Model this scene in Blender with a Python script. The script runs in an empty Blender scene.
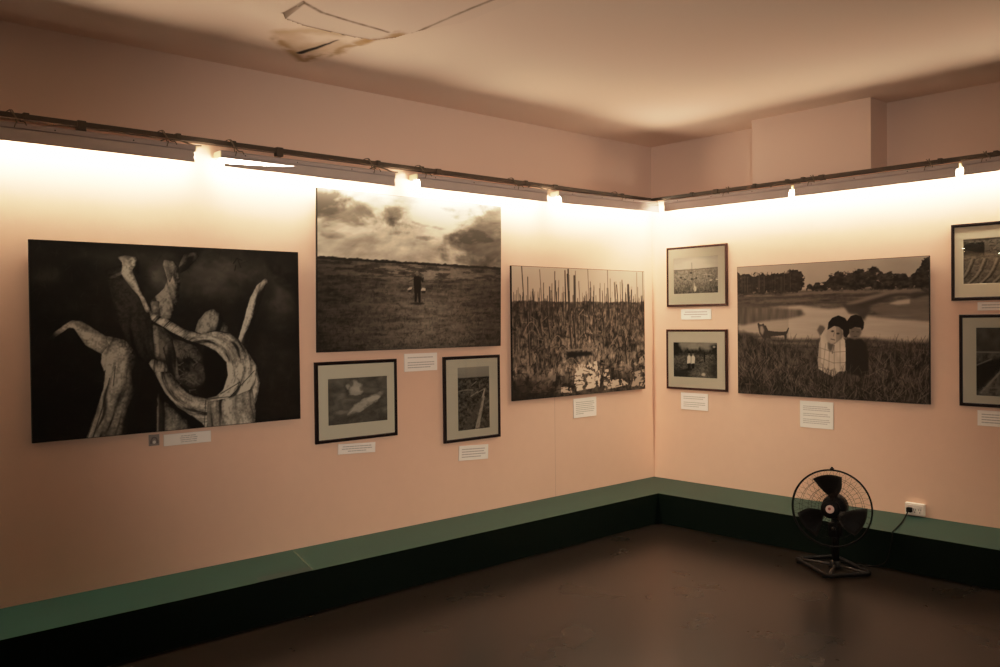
import bpy, bmesh, math, random
import numpy as np
from mathutils import Matrix, Vector

C = bpy.context.scene.collection
PI = math.pi
random.seed(7)

# ------------------------------------------------------------------ materials
def new_mat(name):
    m = bpy.data.materials.new(name); m.use_nodes = True
    nt = m.node_tree; b = nt.nodes['Principled BSDF']
    return m, nt, b

def simple(name, col, rough=.6, metal=0., spec=.5, var=0., scale=8., bump=0., bscale=60., emit=None, estr=0.):
    m, nt, b = new_mat(name)
    b.inputs['Roughness'].default_value = rough
    b.inputs['Metallic'].default_value = metal
    b.inputs['Specular IOR Level'].default_value = spec
    tc = nt.nodes.new('ShaderNodeTexCoord')
    no = nt.nodes.new('ShaderNodeTexNoise'); no.inputs['Scale'].default_value = scale; no.inputs['Detail'].default_value = 5
    nt.links.new(tc.outputs['Object'], no.inputs['Vector'])
    mx = nt.nodes.new('ShaderNodeMix'); mx.data_type = 'RGBA'
    mx.inputs[6].default_value = (*[c * (1 - var) for c in col], 1)
    mx.inputs[7].default_value = (*[min(1, c * (1 + var)) for c in col], 1)
    nt.links.new(no.outputs['Fac'], mx.inputs[0])
    nt.links.new(mx.outputs[2], b.inputs['Base Color'])
    if bump:
        n2 = nt.nodes.new('ShaderNodeTexNoise'); n2.inputs['Scale'].default_value = bscale; n2.inputs['Detail'].default_value = 4
        nt.links.new(tc.outputs['Object'], n2.inputs['Vector'])
        bp = nt.nodes.new('ShaderNodeBump'); bp.inputs['Strength'].default_value = bump; bp.inputs['Distance'].default_value = .01
        nt.links.new(n2.outputs['Fac'], bp.inputs['Height']); nt.links.new(bp.outputs['Normal'], b.inputs['Normal'])
    if emit:
        b.inputs['Emission Color'].default_value = (*emit, 1); b.inputs['Emission Strength'].default_value = estr
    return m

def painted(name, rough=.6, spec=.3):
    m, nt, b = new_mat(name)
    at = nt.nodes.new('ShaderNodeAttribute'); at.attribute_name = 'tone'
    nt.links.new(at.outputs['Color'], b.inputs['Base Color'])
    b.inputs['Roughness'].default_value = rough; b.inputs['Specular IOR Level'].default_value = spec
    return m

def wall_material():
    m, nt, b = new_mat('wall_paint')
    N, Lk = nt.nodes.new, nt.links.new
    geo = N('ShaderNodeNewGeometry')
    n1 = N('ShaderNodeTexNoise'); n1.inputs['Scale'].default_value = 1.3; n1.inputs['Detail'].default_value = 6
    n2 = N('ShaderNodeTexNoise'); n2.inputs['Scale'].default_value = 14; n2.inputs['Detail'].default_value = 4
    n3 = N('ShaderNodeTexNoise'); n3.inputs['Scale'].default_value = 90; n3.inputs['Detail'].default_value = 3
    for n in (n1, n2, n3): Lk(geo.outputs['Position'], n.inputs['Vector'])
    ad = N('ShaderNodeMath'); ad.operation = 'MULTIPLY_ADD'; ad.inputs[1].default_value = .35
    Lk(n2.outputs['Fac'], ad.inputs[0]); Lk(n1.outputs['Fac'], ad.inputs[2])
    rp = N('ShaderNodeValToRGB')
    rp.color_ramp.elements[0].position = .4; rp.color_ramp.elements[0].color = (*[c * .92 for c in WALL], 1)
    rp.color_ramp.elements[1].position = .95; rp.color_ramp.elements[1].color = (*WALL, 1)
    Lk(ad.outputs[0], rp.inputs['Fac'])
    # hairline joint in the plaster of the left wall, low down
    sp = N('ShaderNodeSeparateXYZ'); Lk(geo.outputs['Position'], sp.inputs[0])
    def cmp_(sock, val, eps):
        c = N('ShaderNodeMath'); c.operation = 'COMPARE'; c.inputs[1].default_value = val; c.inputs[2].default_value = eps
        Lk(sock, c.inputs[0]); return c.outputs[0]
    a = cmp_(sp.outputs['X'], -1.151, .0022); z = cmp_(sp.outputs['Z'], .55, .4)
    mu = N('ShaderNodeMath'); mu.operation = 'MULTIPLY'; Lk(a, mu.inputs[0]); Lk(z, mu.inputs[1])
    m2 = N('ShaderNodeMath'); m2.operation = 'MULTIPLY'; m2.inputs[1].default_value = .35; Lk(mu.outputs[0], m2.inputs[0])
    mx = N('ShaderNodeMix'); mx.data_type = 'RGBA'; Lk(m2.outputs[0], mx.inputs[0]); Lk(rp.outputs['Color'], mx.inputs[6])
    mx.inputs[7].default_value = (.16, .1, .07, 1)
    gt = N('ShaderNodeMath'); gt.operation = 'GREATER_THAN'; gt.inputs[1].default_value = 2.459; Lk(sp.outputs['Z'], gt.inputs[0])
    mo = N('ShaderNodeMix'); mo.data_type = 'RGBA'; Lk(gt.outputs[0], mo.inputs[0]); Lk(mx.outputs[2], mo.inputs[6]); mo.inputs[7].default_value = (*UPPER, 1)
    Lk(mo.outputs[2], b.inputs['Base Color'])
    b.inputs['Roughness'].default_value = .75; b.inputs['Specular IOR Level'].default_value = .2
    bp = N('ShaderNodeBump'); bp.inputs['Strength'].default_value = .12; bp.inputs['Distance'].default_value = .004
    Lk(n3.outputs['Fac'], bp.inputs['Height']); Lk(bp.outputs['Normal'], b.inputs['Normal'])
    return m

def floor_material():
    m, nt, b = new_mat('floor_terrazzo')
    N, Lk = nt.nodes.new, nt.links.new
    geo = N('ShaderNodeNewGeometry')
    n1 = N('ShaderNodeTexNoise'); n1.inputs['Scale'].default_value = 110; n1.inputs['Detail'].default_value = 1
    n2 = N('ShaderNodeTexNoise'); n2.inputs['Scale'].default_value = 2.2; n2.inputs['Detail'].default_value = 5
    for n in (n1, n2): Lk(geo.outputs['Position'], n.inputs['Vector'])
    rp = N('ShaderNodeValToRGB')
    rp.color_ramp.elements[0].position = .35; rp.color_ramp.elements[0].color = (*[c * .88 for c in FLOOR], 1)
    rp.color_ramp.elements[1].position = .68; rp.color_ramp.elements[1].color = (*[c * 1.14 for c in FLOOR], 1)
    Lk(n1.outputs['Fac'], rp.inputs['Fac'])
    r2 = N('ShaderNodeMapRange'); r2.inputs['To Min'].default_value = FLOOR_R; r2.inputs['To Max'].default_value = FLOOR_R + .01
    Lk(n2.outputs['Fac'], r2.inputs['Value'])
    Lk(rp.outputs['Color'], b.inputs['Base Color']); Lk(r2.outputs['Result'], b.inputs['Roughness'])
    b.inputs['Specular IOR Level'].default_value = FLOOR_S
    return m

def glass_material():
    m, nt, b = new_mat('picture_glass')
    nt.nodes.remove(b)
    N, Lk = nt.nodes.new, nt.links.new
    out = nt.nodes['Material Output']
    fr = N('ShaderNodeFresnel'); fr.inputs['IOR'].default_value = 1.42
    tr = N('ShaderNodeBsdfTransparent'); tr.inputs['Color'].default_value = (.97, .98, .96, 1)
    gl = N('ShaderNodeBsdfGlossy'); gl.inputs['Roughness'].default_value = .02; gl.inputs['Color'].default_value = (.9, 1, .85, 1)
    mx = N('ShaderNodeMixShader'); Lk(fr.outputs[0], mx.inputs[0]); Lk(tr.outputs[0], mx.inputs[1]); Lk(gl.outputs[0], mx.inputs[2])
    Lk(mx.outputs[0], out.inputs['Surface'])
    return m

WALL = (.84, .565, .42); UPPER = (.74, .57, .475)
FLOOR = (.0105, .0078, .0056); FLOOR_R = .27; FLOOR_S = .24
TUBE = (1.0, .80, .58); TUBE_E = 178.0
CEIL_FILL = 2.3; CEIL_FILL_S = 110; CEIL_FILL_T = math.radians(24)
FILL = 580; FILL_A = 60
CURVE = ((0, 0), (.1, .095), (.25, .24), (.5, .46), (1, .74), (2, .92), (3, .985), (3.6, 1), (4, 1))
M = {}
M['wall'] = wall_material(); M['floor'] = floor_material(); M['glass'] = glass_material()
M['ceiling'] = painted('ceiling_paint', .85, .1)
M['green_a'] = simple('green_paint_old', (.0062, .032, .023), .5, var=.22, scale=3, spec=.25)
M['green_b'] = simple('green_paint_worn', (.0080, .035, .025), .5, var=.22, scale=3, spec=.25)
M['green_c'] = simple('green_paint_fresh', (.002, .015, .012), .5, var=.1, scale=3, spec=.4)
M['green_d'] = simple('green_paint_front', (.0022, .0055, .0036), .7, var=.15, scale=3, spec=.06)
M['board'] = simple('dark_board', (.012, .010, .008), .7, spec=.1)
M['print'] = painted('photo_print', .55, .10)
M['frame_black'] = simple('frame_black_wood', (.008, .004, .004), .5, var=.2, scale=20, spec=.15)
M['frame_brown'] = simple('frame_brown_wood', (.035, .012, .008), .5, var=.25, scale=20, spec=.15)
M['mat'] = simple('mat_board', (.82, .72, .56), .9, var=.03)
M['card'] = simple('caption_card', (.74, .69, .62), .6, var=.03)
M['ink'] = simple('caption_ink', (.17, .14, .13), .8)
M['steel'] = simple('rail_dark_steel', (.055, .042, .028), .55, metal=.2, var=.3, scale=12)
M['batten'] = simple('batten_enamel', (.42, .36, .34), .5, var=.06, scale=5)
M['sheet'] = simple('reflector_sheet', (.46, .40, .37), .5, var=.08, scale=6)
M['plastic'] = simple('lampholder_plastic', (.75, .66, .42), .5)
M['wire'] = simple('wire_grey', (.14, .11, .07), .6)
M['tube'] = simple('tube_and_fill_glow', (.9, .9, .9), .4, emit=TUBE, estr=TUBE_E)
M['fan_black'] = simple('fan_black_enamel', (.003, .0025, .0025), .5, var=.1, spec=.09)
M['fan_wire'] = simple('fan_wire_black', (.004, .003, .003), .6, spec=.1)
M['fan_blade'] = simple('fan_blade_dark', (.007, .005, .004), .5, spec=.15)
M['fan_rod'] = simple('fan_chrome', (.025, .020, .017), .45, metal=.5, spec=.3)
M['badge'] = simple('fan_badge_pale', (.55, .38, .32), .4)
M['badge_mark'] = simple('fan_badge_mark', (.22, .04, .03), .5)
M['socket'] = simple('socket_white', (.80, .70, .62), .4, var=.02)
M['socket_dark'] = simple('socket_slots', (.05, .04, .035), .6)
M['rubber'] = simple('rubber_black', (.004, .004, .003), .7, spec=.1)

# ------------------------------------------------------------------ builders
def link(name, me, mat=None, parent=None):
    o = bpy.data.objects.new(name, me); C.objects.link(o)
    if mat is not None:
        for m in (mat if isinstance(mat, (list, tuple)) else [mat]): me.materials.append(m)
    if parent is not None: o.parent = parent
    return o

def obj(name, bm, mat, parent=None, smooth=False):
    me = bpy.data.meshes.new(name)
    bmesh.ops.recalc_face_normals(bm, faces=bm.faces)
    bm.to_mesh(me); bm.free()
    if smooth:
        me.polygons.foreach_set('use_smooth', [True] * len(me.polygons))
    return link(name, me, mat, parent)

def thing(name, label, cat, loc=(0, 0, 0), rot=(0, 0, 0), group=None):
    o = bpy.data.objects.new(name, None); C.objects.link(o)
    o.location = loc; o.rotation_euler = rot
    o['label'] = label; o['category'] = cat
    if group: o['group'] = group
    o.empty_display_size = .05
    return o

def tag(o, label, cat, group=None):
    o['label'] = label; o['category'] = cat
    if group: o['group'] = group
    return o

def struct(o):
    o['kind'] = 'structure'; return o

def box(bm, x0, x1, y0, y1, z0, z1, bev=0., mi=0, mtx=None):
    vs = [bm.verts.new((x, y, z)) for x in (x0, x1) for y in (y0, y1) for z in (z0, z1)]
    fs = []
    for f in ((0, 1, 3, 2), (4, 6, 7, 5), (0, 4, 5, 1), (2, 3, 7, 6), (0, 2, 6, 4), (1, 5, 7, 3)):
        fc = bm.faces.new([vs[i] for i in f]); fc.material_index = mi; fs.append(fc)
    if bev:
        es = list({e for f in fs for e in f.edges})
        r = bmesh.ops.bevel(bm, geom=es, offset=bev, segments=2, affect='EDGES', profile=.5)
        vs = list({v for f in r['faces'] for v in f.verts} | {v for v in vs if v.is_valid})
    if mtx is not None: bmesh.ops.transform(bm, matrix=mtx, verts=[v for v in vs if v.is_valid])
    return bm

def prism(bm, prof, axis, a0, a1, mi=0):
    """prof: list of 2D points, extruded along 'x' (y,z profile) or 'y' (x,z profile) or 'z'."""
    def P(p, a):
        return (a, p[0], p[1]) if axis == 'x' else ((p[0], a, p[1]) if axis == 'y' else (p[0], p[1], a))
    A = [bm.verts.new(P(p, a0)) for p in prof]; B = [bm.verts.new(P(p, a1)) for p in prof]
    n = len(prof)
    for i in range(n):
        f = bm.faces.new((A[i], A[(i + 1) % n], B[(i + 1) % n], B[i])); f.material_index = mi
    f = bm.faces.new(A); f.material_index = mi
    f = bm.faces.new(B[::-1]); f.material_index = mi
    return bm

def tube(bm, pts, r, seg=8, closed=False, cap=True):
    pts = [Vector(p) for p in pts]; n = len(pts); rings = []
    nv = None
    for i, p in enumerate(pts):
        if closed: t = pts[(i + 1) % n] - pts[i - 1]
        else: t = pts[min(i + 1, n - 1)] - pts[max(i - 1, 0)]
        t.normalize()
        if nv is None:
            up = Vector((0, 0, 1)) if abs(t.z) < .9 else Vector((1, 0, 0))
            nv = t.cross(up).normalized()
        else:
            nv = (nv - t * nv.dot(t))
            nv = nv.normalized() if nv.length > 1e-6 else t.orthogonal().normalized()
        b = t.cross(nv)
        rr = r[i] if isinstance(r, (list, tuple)) else r
        rings.append([bm.verts.new(p + nv * (math.cos(a) * rr) + b * (math.sin(a) * rr)) for a in [2 * PI * k / seg for k in range(seg)]])
    m = n if closed else n - 1
    for i in range(m):
        A, B = rings[i], rings[(i + 1) % n]
        for k in range(seg):
            bm.faces.new((A[k], A[(k + 1) % seg], B[(k + 1) % seg], B[k]))
    if cap and not closed:
        bm.faces.new(rings[0][::-1]); bm.faces.new(rings[-1])
    return bm

def lathe(bm, prof, seg=32, mtx=None):
    """prof: (radius, height) pairs turned about z."""
    rows = []; allv = []
    for r, z in prof:
        if r < 1e-6: row = [bm.verts.new((0, 0, z))]
        else: row = [bm.verts.new((r * math.cos(2 * PI * k / seg), r * math.sin(2 * PI * k / seg), z)) for k in range(seg)]
        rows.append(row); allv += row
    for A, B in zip(rows[:-1], rows[1:]):
        for k in range(seg):
            q = [A[k % len(A)], A[(k + 1) % len(A)], B[(k + 1) % len(B)], B[k % len(B)]]
            u = []
            for v in q:
                if v not in u: u.append(v)
            if len(u) > 2: bm.faces.new(u)
    if mtx is not None: bmesh.ops.transform(bm, matrix=mtx, verts=allv)
    return bm

def smooth_path(pts, n=8):
    pts = [Vector(p) for p in pts]; out = []
    for i in range(len(pts) - 1):
        p0 = pts[max(i - 1, 0)]; p1 = pts[i]; p2 = pts[i + 1]; p3 = pts[min(i + 2, len(pts) - 1)]
        for k in range(n):
            t = k / n
            out.append(.5 * ((2 * p1) + (p2 - p0) * t + (2 * p0 - 5 * p1 + 4 * p2 - p3) * t * t + (3 * p1 - p0 - 3 * p2 + p3) * t ** 3))
    out.append(pts[-1]); return out

# ------------------------------------------------------------------ a small grey-tone painter for the prints
class Canvas:
    def __init__(s, w, h, seed=1):
        s.w, s.h = w, h; s.a = np.zeros((h, w)); s.rng = np.random.RandomState(seed)
        s.v, s.u = np.mgrid[0:h, 0:w].astype(float); s.u = s.u / (w - 1); s.v = s.v / (h - 1)
    def _grid(s, fx, fy, U, V):
        nx, ny = int(fx) + 3, int(fy) + 3
        g = s.rng.rand(ny, nx)
        x = np.clip(U, 0, 1) * fx; y = np.clip(V, 0, 1) * fy
        xi = np.floor(x).astype(int); yi = np.floor(y).astype(int); x = x - xi; y = y - yi
        x = x * x * (3 - 2 * x); y = y * y * (3 - 2 * y)
        return (g[yi, xi] * (1 - x) + g[yi, xi + 1] * x) * (1 - y) + (g[yi + 1, xi] * (1 - x) + g[yi + 1, xi + 1] * x) * y
    def noise(s, fx, fy, octv=4, warp=0., ang=0., gain=.55):
        U, V = s.u, s.v
        if ang:
            c, d = math.cos(ang), math.sin(ang)
            U, V = (U - .5) * c - (V - .5) * d, (U - .5) * d + (V - .5) * c
            U = U / 1.5 + .5; V = V / 1.5 + .5; fx *= 1.5; fy *= 1.5
        if warp:
            U = U + warp * (s._grid(4, 4, s.u, s.v) - .5); V = V + warp * (s._grid(4, 4, s.u, s.v) - .5)
        t = 0; amp = 1; tot = 0
        for _ in range(octv):
            t = t + amp * s._grid(fx, fy, U, V); tot += amp; amp *= gain; fx *= 2; fy *= 2
        t = t / tot
        return np.clip(.5 + (t - t.mean()) * (.17 / (t.std() + 1e-9)), 0, 1)
    def mask(s, poly, ss=2):
        H, W = s.h * ss, s.w * ss
        acc = np.zeros((H, W), bool)
        yy = (np.arange(H) + .5) / H; xx = (np.arange(W) + .5) / W
        n = len(poly)
        for i in range(n):
            x0, y0 = poly[i]; x1, y1 = poly[(i + 1) % n]
            if y0 == y1: continue
            rows = (yy >= min(y0, y1)) & (yy < max(y0, y1))
            if not rows.any(): continue
            xc = x0 + (yy[rows] - y0) * (x1 - x0) / (y1 - y0)
            acc[rows] ^= (xx[None, :] < xc[:, None])
        return acc.reshape(s.h, ss, s.w, ss).mean((1, 3))
    def blur(s, m, r, it=2):
        r = max(1, int(r)); k = 2 * r + 1
        for _ in range(it):
            for ax in (0, 1):
                p = np.pad(m, [(r + 1, r) if a == ax else (0, 0) for a in (0, 1)], mode='edge')
                c = np.cumsum(p, axis=ax)
                m = (np.take(c, range(k, c.shape[ax]), ax) - np.take(c, range(0, c.shape[ax] - k), ax)) / k
        return m
    def over(s, m, val): s.a = s.a * (1 - m) + val * m
    def fill(s, poly, val, soft=0):
        m = s.mask(poly)
        if soft: m = s.blur(m, soft)
        s.over(m, val); return m
    def ell(s, cx, cy, rx, ry, val, edge=.35, ang=0.):
        dx, dy = s.u - cx, (s.v - cy)
        if ang:
            asp = s.h / s.w; c, d = math.cos(ang), math.sin(ang)
            dx, dy = dx * c + dy * asp * d, (-dx * d + dy * asp * c) / asp
        r = np.sqrt((dx / rx) ** 2 + (dy / ry) ** 2)
        m = np.clip((1 + edge - r) / (2 * edge + 1e-6), 0, 1); s.over(m * m * (3 - 2 * m), val)
    def line(s, x0, y0, x1, y1, w, val, al=1.):
        X0, Y0, X1, Y1 = x0 * (s.w - 1), y0 * (s.h - 1), x1 * (s.w - 1), y1 * (s.h - 1)
        a0 = max(0, int(min(X0, X1) - w - 2)); a1 = min(s.w, int(max(X0, X1) + w + 3))
        b0 = max(0, int(min(Y0, Y1) - w - 2)); b1 = min(s.h, int(max(Y0, Y1) + w + 3))
        if a1 <= a0 or b1 <= b0: return
        yy, xx = np.mgrid[b0:b1, a0:a1]
        dx, dy = X1 - X0, Y1 - Y0; L2 = dx * dx + dy * dy + 1e-9
        t = np.clip(((xx - X0) * dx + (yy - Y0) * dy) / L2, 0, 1)
        d = np.hypot(xx - X0 - t * dx, yy - Y0 - t * dy)
        m = np.clip(w / 2 + .5 - d, 0, 1) * al
        s.a[b0:b1, a0:a1] = s.a[b0:b1, a0:a1] * (1 - m) + val * m
    def grain(s, th, f_ac, f_al, octv=3, centre=None):
        asp = s.w / s.h
        if centre:
            dx, dy = (s.u - centre[0]) * asp, s.v - centre[1]
            al = (np.arctan2(dy, dx) / (2 * PI) + .5); ac = np.clip(np.hypot(dx, dy), 0, 1)
        else:
            x = s.u * asp
            al = (x * math.cos(th) + s.v * math.sin(th) + 2) / 4; ac = (-x * math.sin(th) + s.v * math.cos(th) + 2) / 4
            f_ac *= 4; f_al *= 4
        ac = ac + .012 * (s._grid(9, 9, s.u, s.v) - .5)
        t = 0; amp = 1
        for _ in range(octv):
            t = t + amp * s._grid(f_al, f_ac, al, ac); amp *= .65; f_ac *= 2; f_al *= 1.7
        return np.clip(.5 + (t - t.mean()) * (.20 / (t.std() + 1e-9)), 0, 1)
    def wood(s, poly, lo, hi, th, f=(16, 3), rim=6, side=0., centre=None):
        """weathered wood: grain runs along angle th (or round a centre), darker at the rim."""
        m = s.mask(poly); m = np.clip((s.blur(m, 1, 1) - .5 + .45 * (s.noise(60, 40, 2) - .5)) * 3 + .5, 0, 1)
        inner = np.clip((s.blur(m, rim) - .35) / .65, 0, 1) ** .7
        sh = np.roll(s.blur(m, rim), (0, rim), (0, 1)) - np.roll(s.blur(m, rim), (0, -rim), (0, 1))
        g = s.grain(th, f[0] * 1.5, f[1] * 1.3, 3, centre)
        f2 = .5 * s.noise(80, 54, 2) + .5 * s.noise(200, 130, 1); big = s.noise(9, 7, 2)
        t = (.25 + .75 * inner) * (.12 + 1.0 * g) * (.35 + 1.25 * f2) * (.55 + .85 * big) - side * sh
        cr = np.clip((.36 - g) * 6, 0, 1)
        s.over(m, np.clip(lo + (hi - lo) * np.clip(t * 1.55, 0, 1.35), 0, 1) * (1 - .55 * cr))

def print_mesh(name, cv, x0, x1, z0, z1, y, parent, gain=1., tint=(1.0, .88, .72), base=.005, white=1.0, gamma=1.7):
    """a flat sheet carrying the picture as a colour attribute (u along +x, v downwards)."""
    h, w = cv.a.shape
    xs = x0 + (x1 - x0) * cv.u; zs = z1 - (z1 - z0) * cv.v
    co = np.stack([xs, np.full_like(xs, y), zs], -1).reshape(-1, 3)
    idx = np.arange(h * w).reshape(h, w)
    quads = np.stack([idx[1:, :-1], idx[1:, 1:], idx[:-1, 1:], idx[:-1, :-1]], -1).reshape(-1, 4)
    me = bpy.data.meshes.new(name)
    me.vertices.add(len(co)); me.vertices.foreach_set('co', co.ravel().astype(np.float32))
    me.loops.add(quads.size); me.loops.foreach_set('vertex_index', quads.ravel().astype(np.int32))
    me.polygons.add(len(quads)); me.polygons.foreach_set('loop_start', (np.arange(len(quads)) * 4).astype(np.int32))
    me.update(calc_edges=True)
    at = me.color_attributes.new('tone', 'FLOAT_COLOR', 'POINT')
    g = np.minimum(base + white * gain * np.clip(cv.a, 0, 1.2) ** gamma, .95)
    col = np.stack([g * tint[0], g * tint[1], g * tint[2], np.ones_like(g)], -1).reshape(-1)
    at.data.foreach_set('color', col.astype(np.float32))
    return link(name, me, M['print'], parent)

# ------------------------------------------------------------------ the room
H = 2.948          # ceiling
TOP = 2.460        # top of the thick lower wall that carries the exhibition
XL, YR = -9.6, -7.6
bm = bmesh.new(); prism(bm, [(0, 0), (0, TOP), (.19, TOP), (.19, H), (.33, H), (.33, 0)], 'x', XL, .36)
struct(obj('wall_left', bm, M['wall']))
bm = bmesh.new(); prism(bm, [(0, 0), (0, TOP), (.24, TOP), (.24, H), (.36, H), (.36, 0)], 'y', YR, .0)
box(bm, .24, .36, 0, .19, TOP, H)
struct(obj('wall_right', bm, M['wall']))
bm = bmesh.new(); box(bm, .002, .24, -1.812, -.923, TOP, H)
struct(obj('trim_1', bm, M['wall']))                         # boxed column above the right-hand rail
bm = bmesh.new(); box(bm, XL, .36, YR, .33, -.1, 0)
struct(obj('floor', bm, M['floor']))

# plinth along both walls
LW, RW, LH = .455, .54, .2193
bm = bmesh.new()
def slab(x0, x1, y0, y1, top, front):
    box(bm, x0, x1, y0, y1, 0, LH, 0)
    bm.faces.ensure_lookup_table()
    for f in bm.faces[-6:]:
        n = f.normal if f.normal.length else f.calc_center_median()
        f.normal_update()
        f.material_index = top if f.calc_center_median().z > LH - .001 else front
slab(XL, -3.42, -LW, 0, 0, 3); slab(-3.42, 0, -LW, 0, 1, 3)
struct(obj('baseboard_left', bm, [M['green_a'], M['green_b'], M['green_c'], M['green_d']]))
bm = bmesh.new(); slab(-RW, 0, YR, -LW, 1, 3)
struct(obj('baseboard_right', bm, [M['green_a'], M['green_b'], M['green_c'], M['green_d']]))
# strip of fresh paint near the edge of the plinth and the crumbled joint beside it
bm = bmesh.new(); prism(bm, [(-3.735, -.4545), (-3.435, -.4545), (-3.405, -.385), (-3.70, -.375)], 'z', LH, LH + .0012)
struct(obj('trim_2', bm, M['green_c']))
bm = bmesh.new()
jr = random.Random(3)
ed = []
for k in range(40):
    y = -.004 - .44 * k / 39; w_ = .0006 if jr.random() < .45 else jr.uniform(.0015, .0045)
    ed.append((-3.29 + y * .30 + jr.uniform(-.003, .003), y, w_))
prism(bm, [(x - w_, y) for x, y, w_ in ed] + [(x + w_, y) for x, y, w_ in ed[::-1]], 'z', LH, LH + .0014)
struct(obj('trim_3', bm, simple('joint_filler', (.09, .10, .06), .8)))

# ceiling: one sheet with a fine zone where the board has come loose and stained
def seg_dist(px, py, path):
    d = np.full(px.shape, 1e9); tt = np.zeros(px.shape); L = 0
    segs = list(zip(path[:-1], path[1:]))
    tot = sum(math.dist(a, b) for a, b in segs)
    for a, b in segs:
        dx, dy = b[0] - a[0], b[1] - a[1]; l2 = dx * dx + dy * dy
        t = np.clip(((px - a[0]) * dx + (py - a[1]) * dy) / l2, 0, 1)
        dd = np.hypot(px - a[0] - t * dx, py - a[1] - t * dy)
        k = dd < d
        d = np.where(k, dd, d); tt = np.where(k, (L + t * math.sqrt(l2)) / tot, tt)
        L += math.sqrt(l2)
    return d, tt
xs = np.unique(np.concatenate([np.linspace(XL, .36, 30), np.arange(-4.0, -2.9, .0075)]))
ys = np.unique(np.concatenate([np.linspace(YR, .33, 26), np.arange(-1.75, -.02, .0075)]))
X, Y = np.meshgrid(xs, ys)
cvn = Canvas(len(xs), len(ys), 5)
# noise laid out in metres so it does not depend on the grid spacing
class MN(Canvas):
    pass
nz = MN(len(xs), len(ys), 11); nz.u = np.clip((X + 4.0) / 1.1, 0, 1); nz.v = np.clip((Y + 1.75) / 1.75, 0, 1)
nA = nz.noise(10, 14, 4, .05); nB = nz.noise(40, 60, 3); nC = nz.noise(5, 7, 3, .1)
tone = np.ones(X.shape + (3,)) * np.array([.80, .635, .53])
Z = np.full(X.shape, H)
inside = (X > -4.0) & (X < -2.9) & (Y > -1.75) & (Y < -.03)
wob = .03 * (nA - .5) + .012 * (nB - .5)
def paint(mask, colr):
    global tone
    mask = (mask * inside)[..., None]; tone = tone * (1 - mask) + np.array(colr) * mask
def sstep(a, b, x): t = np.clip((x - a) / (b - a), 0, 1); return t * t * (3 - 2 * t)
# tide-marked stains
st1, t1 = seg_dist(X + wob * 2, Y + wob * 2, [(-3.56, -.40), (-3.40, -.26), (-3.27, -.15), (-3.20, -.40), (-3.20, -.62), (-3.16, -.90)])
area, _ = seg_dist(X + wob * 2, Y + wob * 2, [(-3.50, -.45), (-3.35, -.32), (-3.30, -.50)])
paint(sstep(.13, .05, area) * .55 * (.3 + nA), (.46, .29, .13))
paint(sstep(.05, .0, st1) * .85 * sstep(.3, .6, nA + .15), (.38, .23, .10))
st2, _ = seg_dist(X + wob, Y + wob, [(-3.21, -.62), (-3.19, -.76), (-3.155, -.90)])
paint(sstep(.055, .012, st2) * .85, (.42, .25, .10))
st3, _ = seg_dist(X + wob, Y + wob, [(-3.60, -.50), (-3.50, -.62), (-3.36, -.66)])
paint(sstep(.07, .0, st3) * .6, (.48, .32, .16))
# loose board: slightly greyer, sagging; dark lines painted along its edges
low = [(-3.719, -.763), (-3.60, -.735), (-3.466, -.737), (-3.33, -.742), (-3.225, -.762), (-3.158, -.870)]
upp = [(-3.724, -.96), (-3.60, -.905), (-3.462, -.892), (-3.33, -.885), (-3.221, -.894)]
dl, tl = seg_dist(X, Y, low); du, tu = seg_dist(X, Y, upp)
poly = np.array(low + [(-3.0, -1.2), (-3.0, -1.75), (-3.72, -1.75), (-3.724, -.96)])
pin = np.zeros(X.shape, bool)
for i in range(len(poly)):
    a, b = poly[i], poly[(i + 1) % len(poly)]
    c = ((a[1] > Y) != (b[1] > Y)) & (X < (b[0] - a[0]) * (Y - a[1]) / (b[1] - a[1] + 1e-12) + a[0]); pin ^= c
pin = pin & inside
sag = np.where(pin, .028 * np.exp(-dl / .14), 0)
Z = Z - sag
paint(pin * .10, (.50, .40, .36))
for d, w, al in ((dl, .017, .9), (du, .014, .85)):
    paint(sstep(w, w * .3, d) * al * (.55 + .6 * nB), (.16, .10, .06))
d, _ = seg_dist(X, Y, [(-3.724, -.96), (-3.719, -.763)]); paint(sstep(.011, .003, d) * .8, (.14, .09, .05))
d, _ = seg_dist(X + wob * .3, Y, [(-3.099, -.92), (-3.094, -1.52), (-3.09, -1.75)]); paint(sstep(.014, .003, d) * .75 * (.5 + nA), (.22, .14, .08))
d, t = seg_dist(X + wob * .3, Y + wob * .3, [(-3.345, -.262), (-3.325, -.42), (-3.315, -.583)])
paint(sstep(.030, .012, d + .016 * t), (.010, .007, .005))
d, _ = seg_dist(X + wob * .4, Y, [(-3.335, -.675), (-3.318, -.715)]); paint(sstep(.016, .006, d), (.03, .02, .012))
d, _ = seg_dist(X + wob * .4, Y, [(-3.30, -.69), (-3.29, -.715)]); paint(sstep(.010, .004, d), (.08, .05, .03))
hh, ww = X.shape
idx = np.arange(hh * ww).reshape(hh, ww)
quads = np.stack([idx[1:, :-1], idx[1:, 1:], idx[:-1, 1:], idx[:-1, :-1]], -1).reshape(-1, 4)
me = bpy.data.meshes.new('ceiling')
co = np.stack([X, Y, Z], -1).reshape(-1, 3)
me.vertices.add(len(co)); me.vertices.foreach_set('co', co.ravel().astype(np.float32))
me.loops.add(quads.size); me.loops.foreach_set('vertex_index', quads.ravel().astype(np.int32))
me.polygons.add(len(quads)); me.polygons.foreach_set('loop_start', (np.arange(len(quads)) * 4).astype(np.int32))
me.update(calc_edges=True)
at = me.color_attributes.new('tone', 'FLOAT_COLOR', 'POINT')
at.data.foreach_set('color', np.concatenate([tone, np.ones(X.shape + (1,))], -1).reshape(-1).astype(np.float32))
struct(link('ceiling', me, M['ceiling']))

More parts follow.
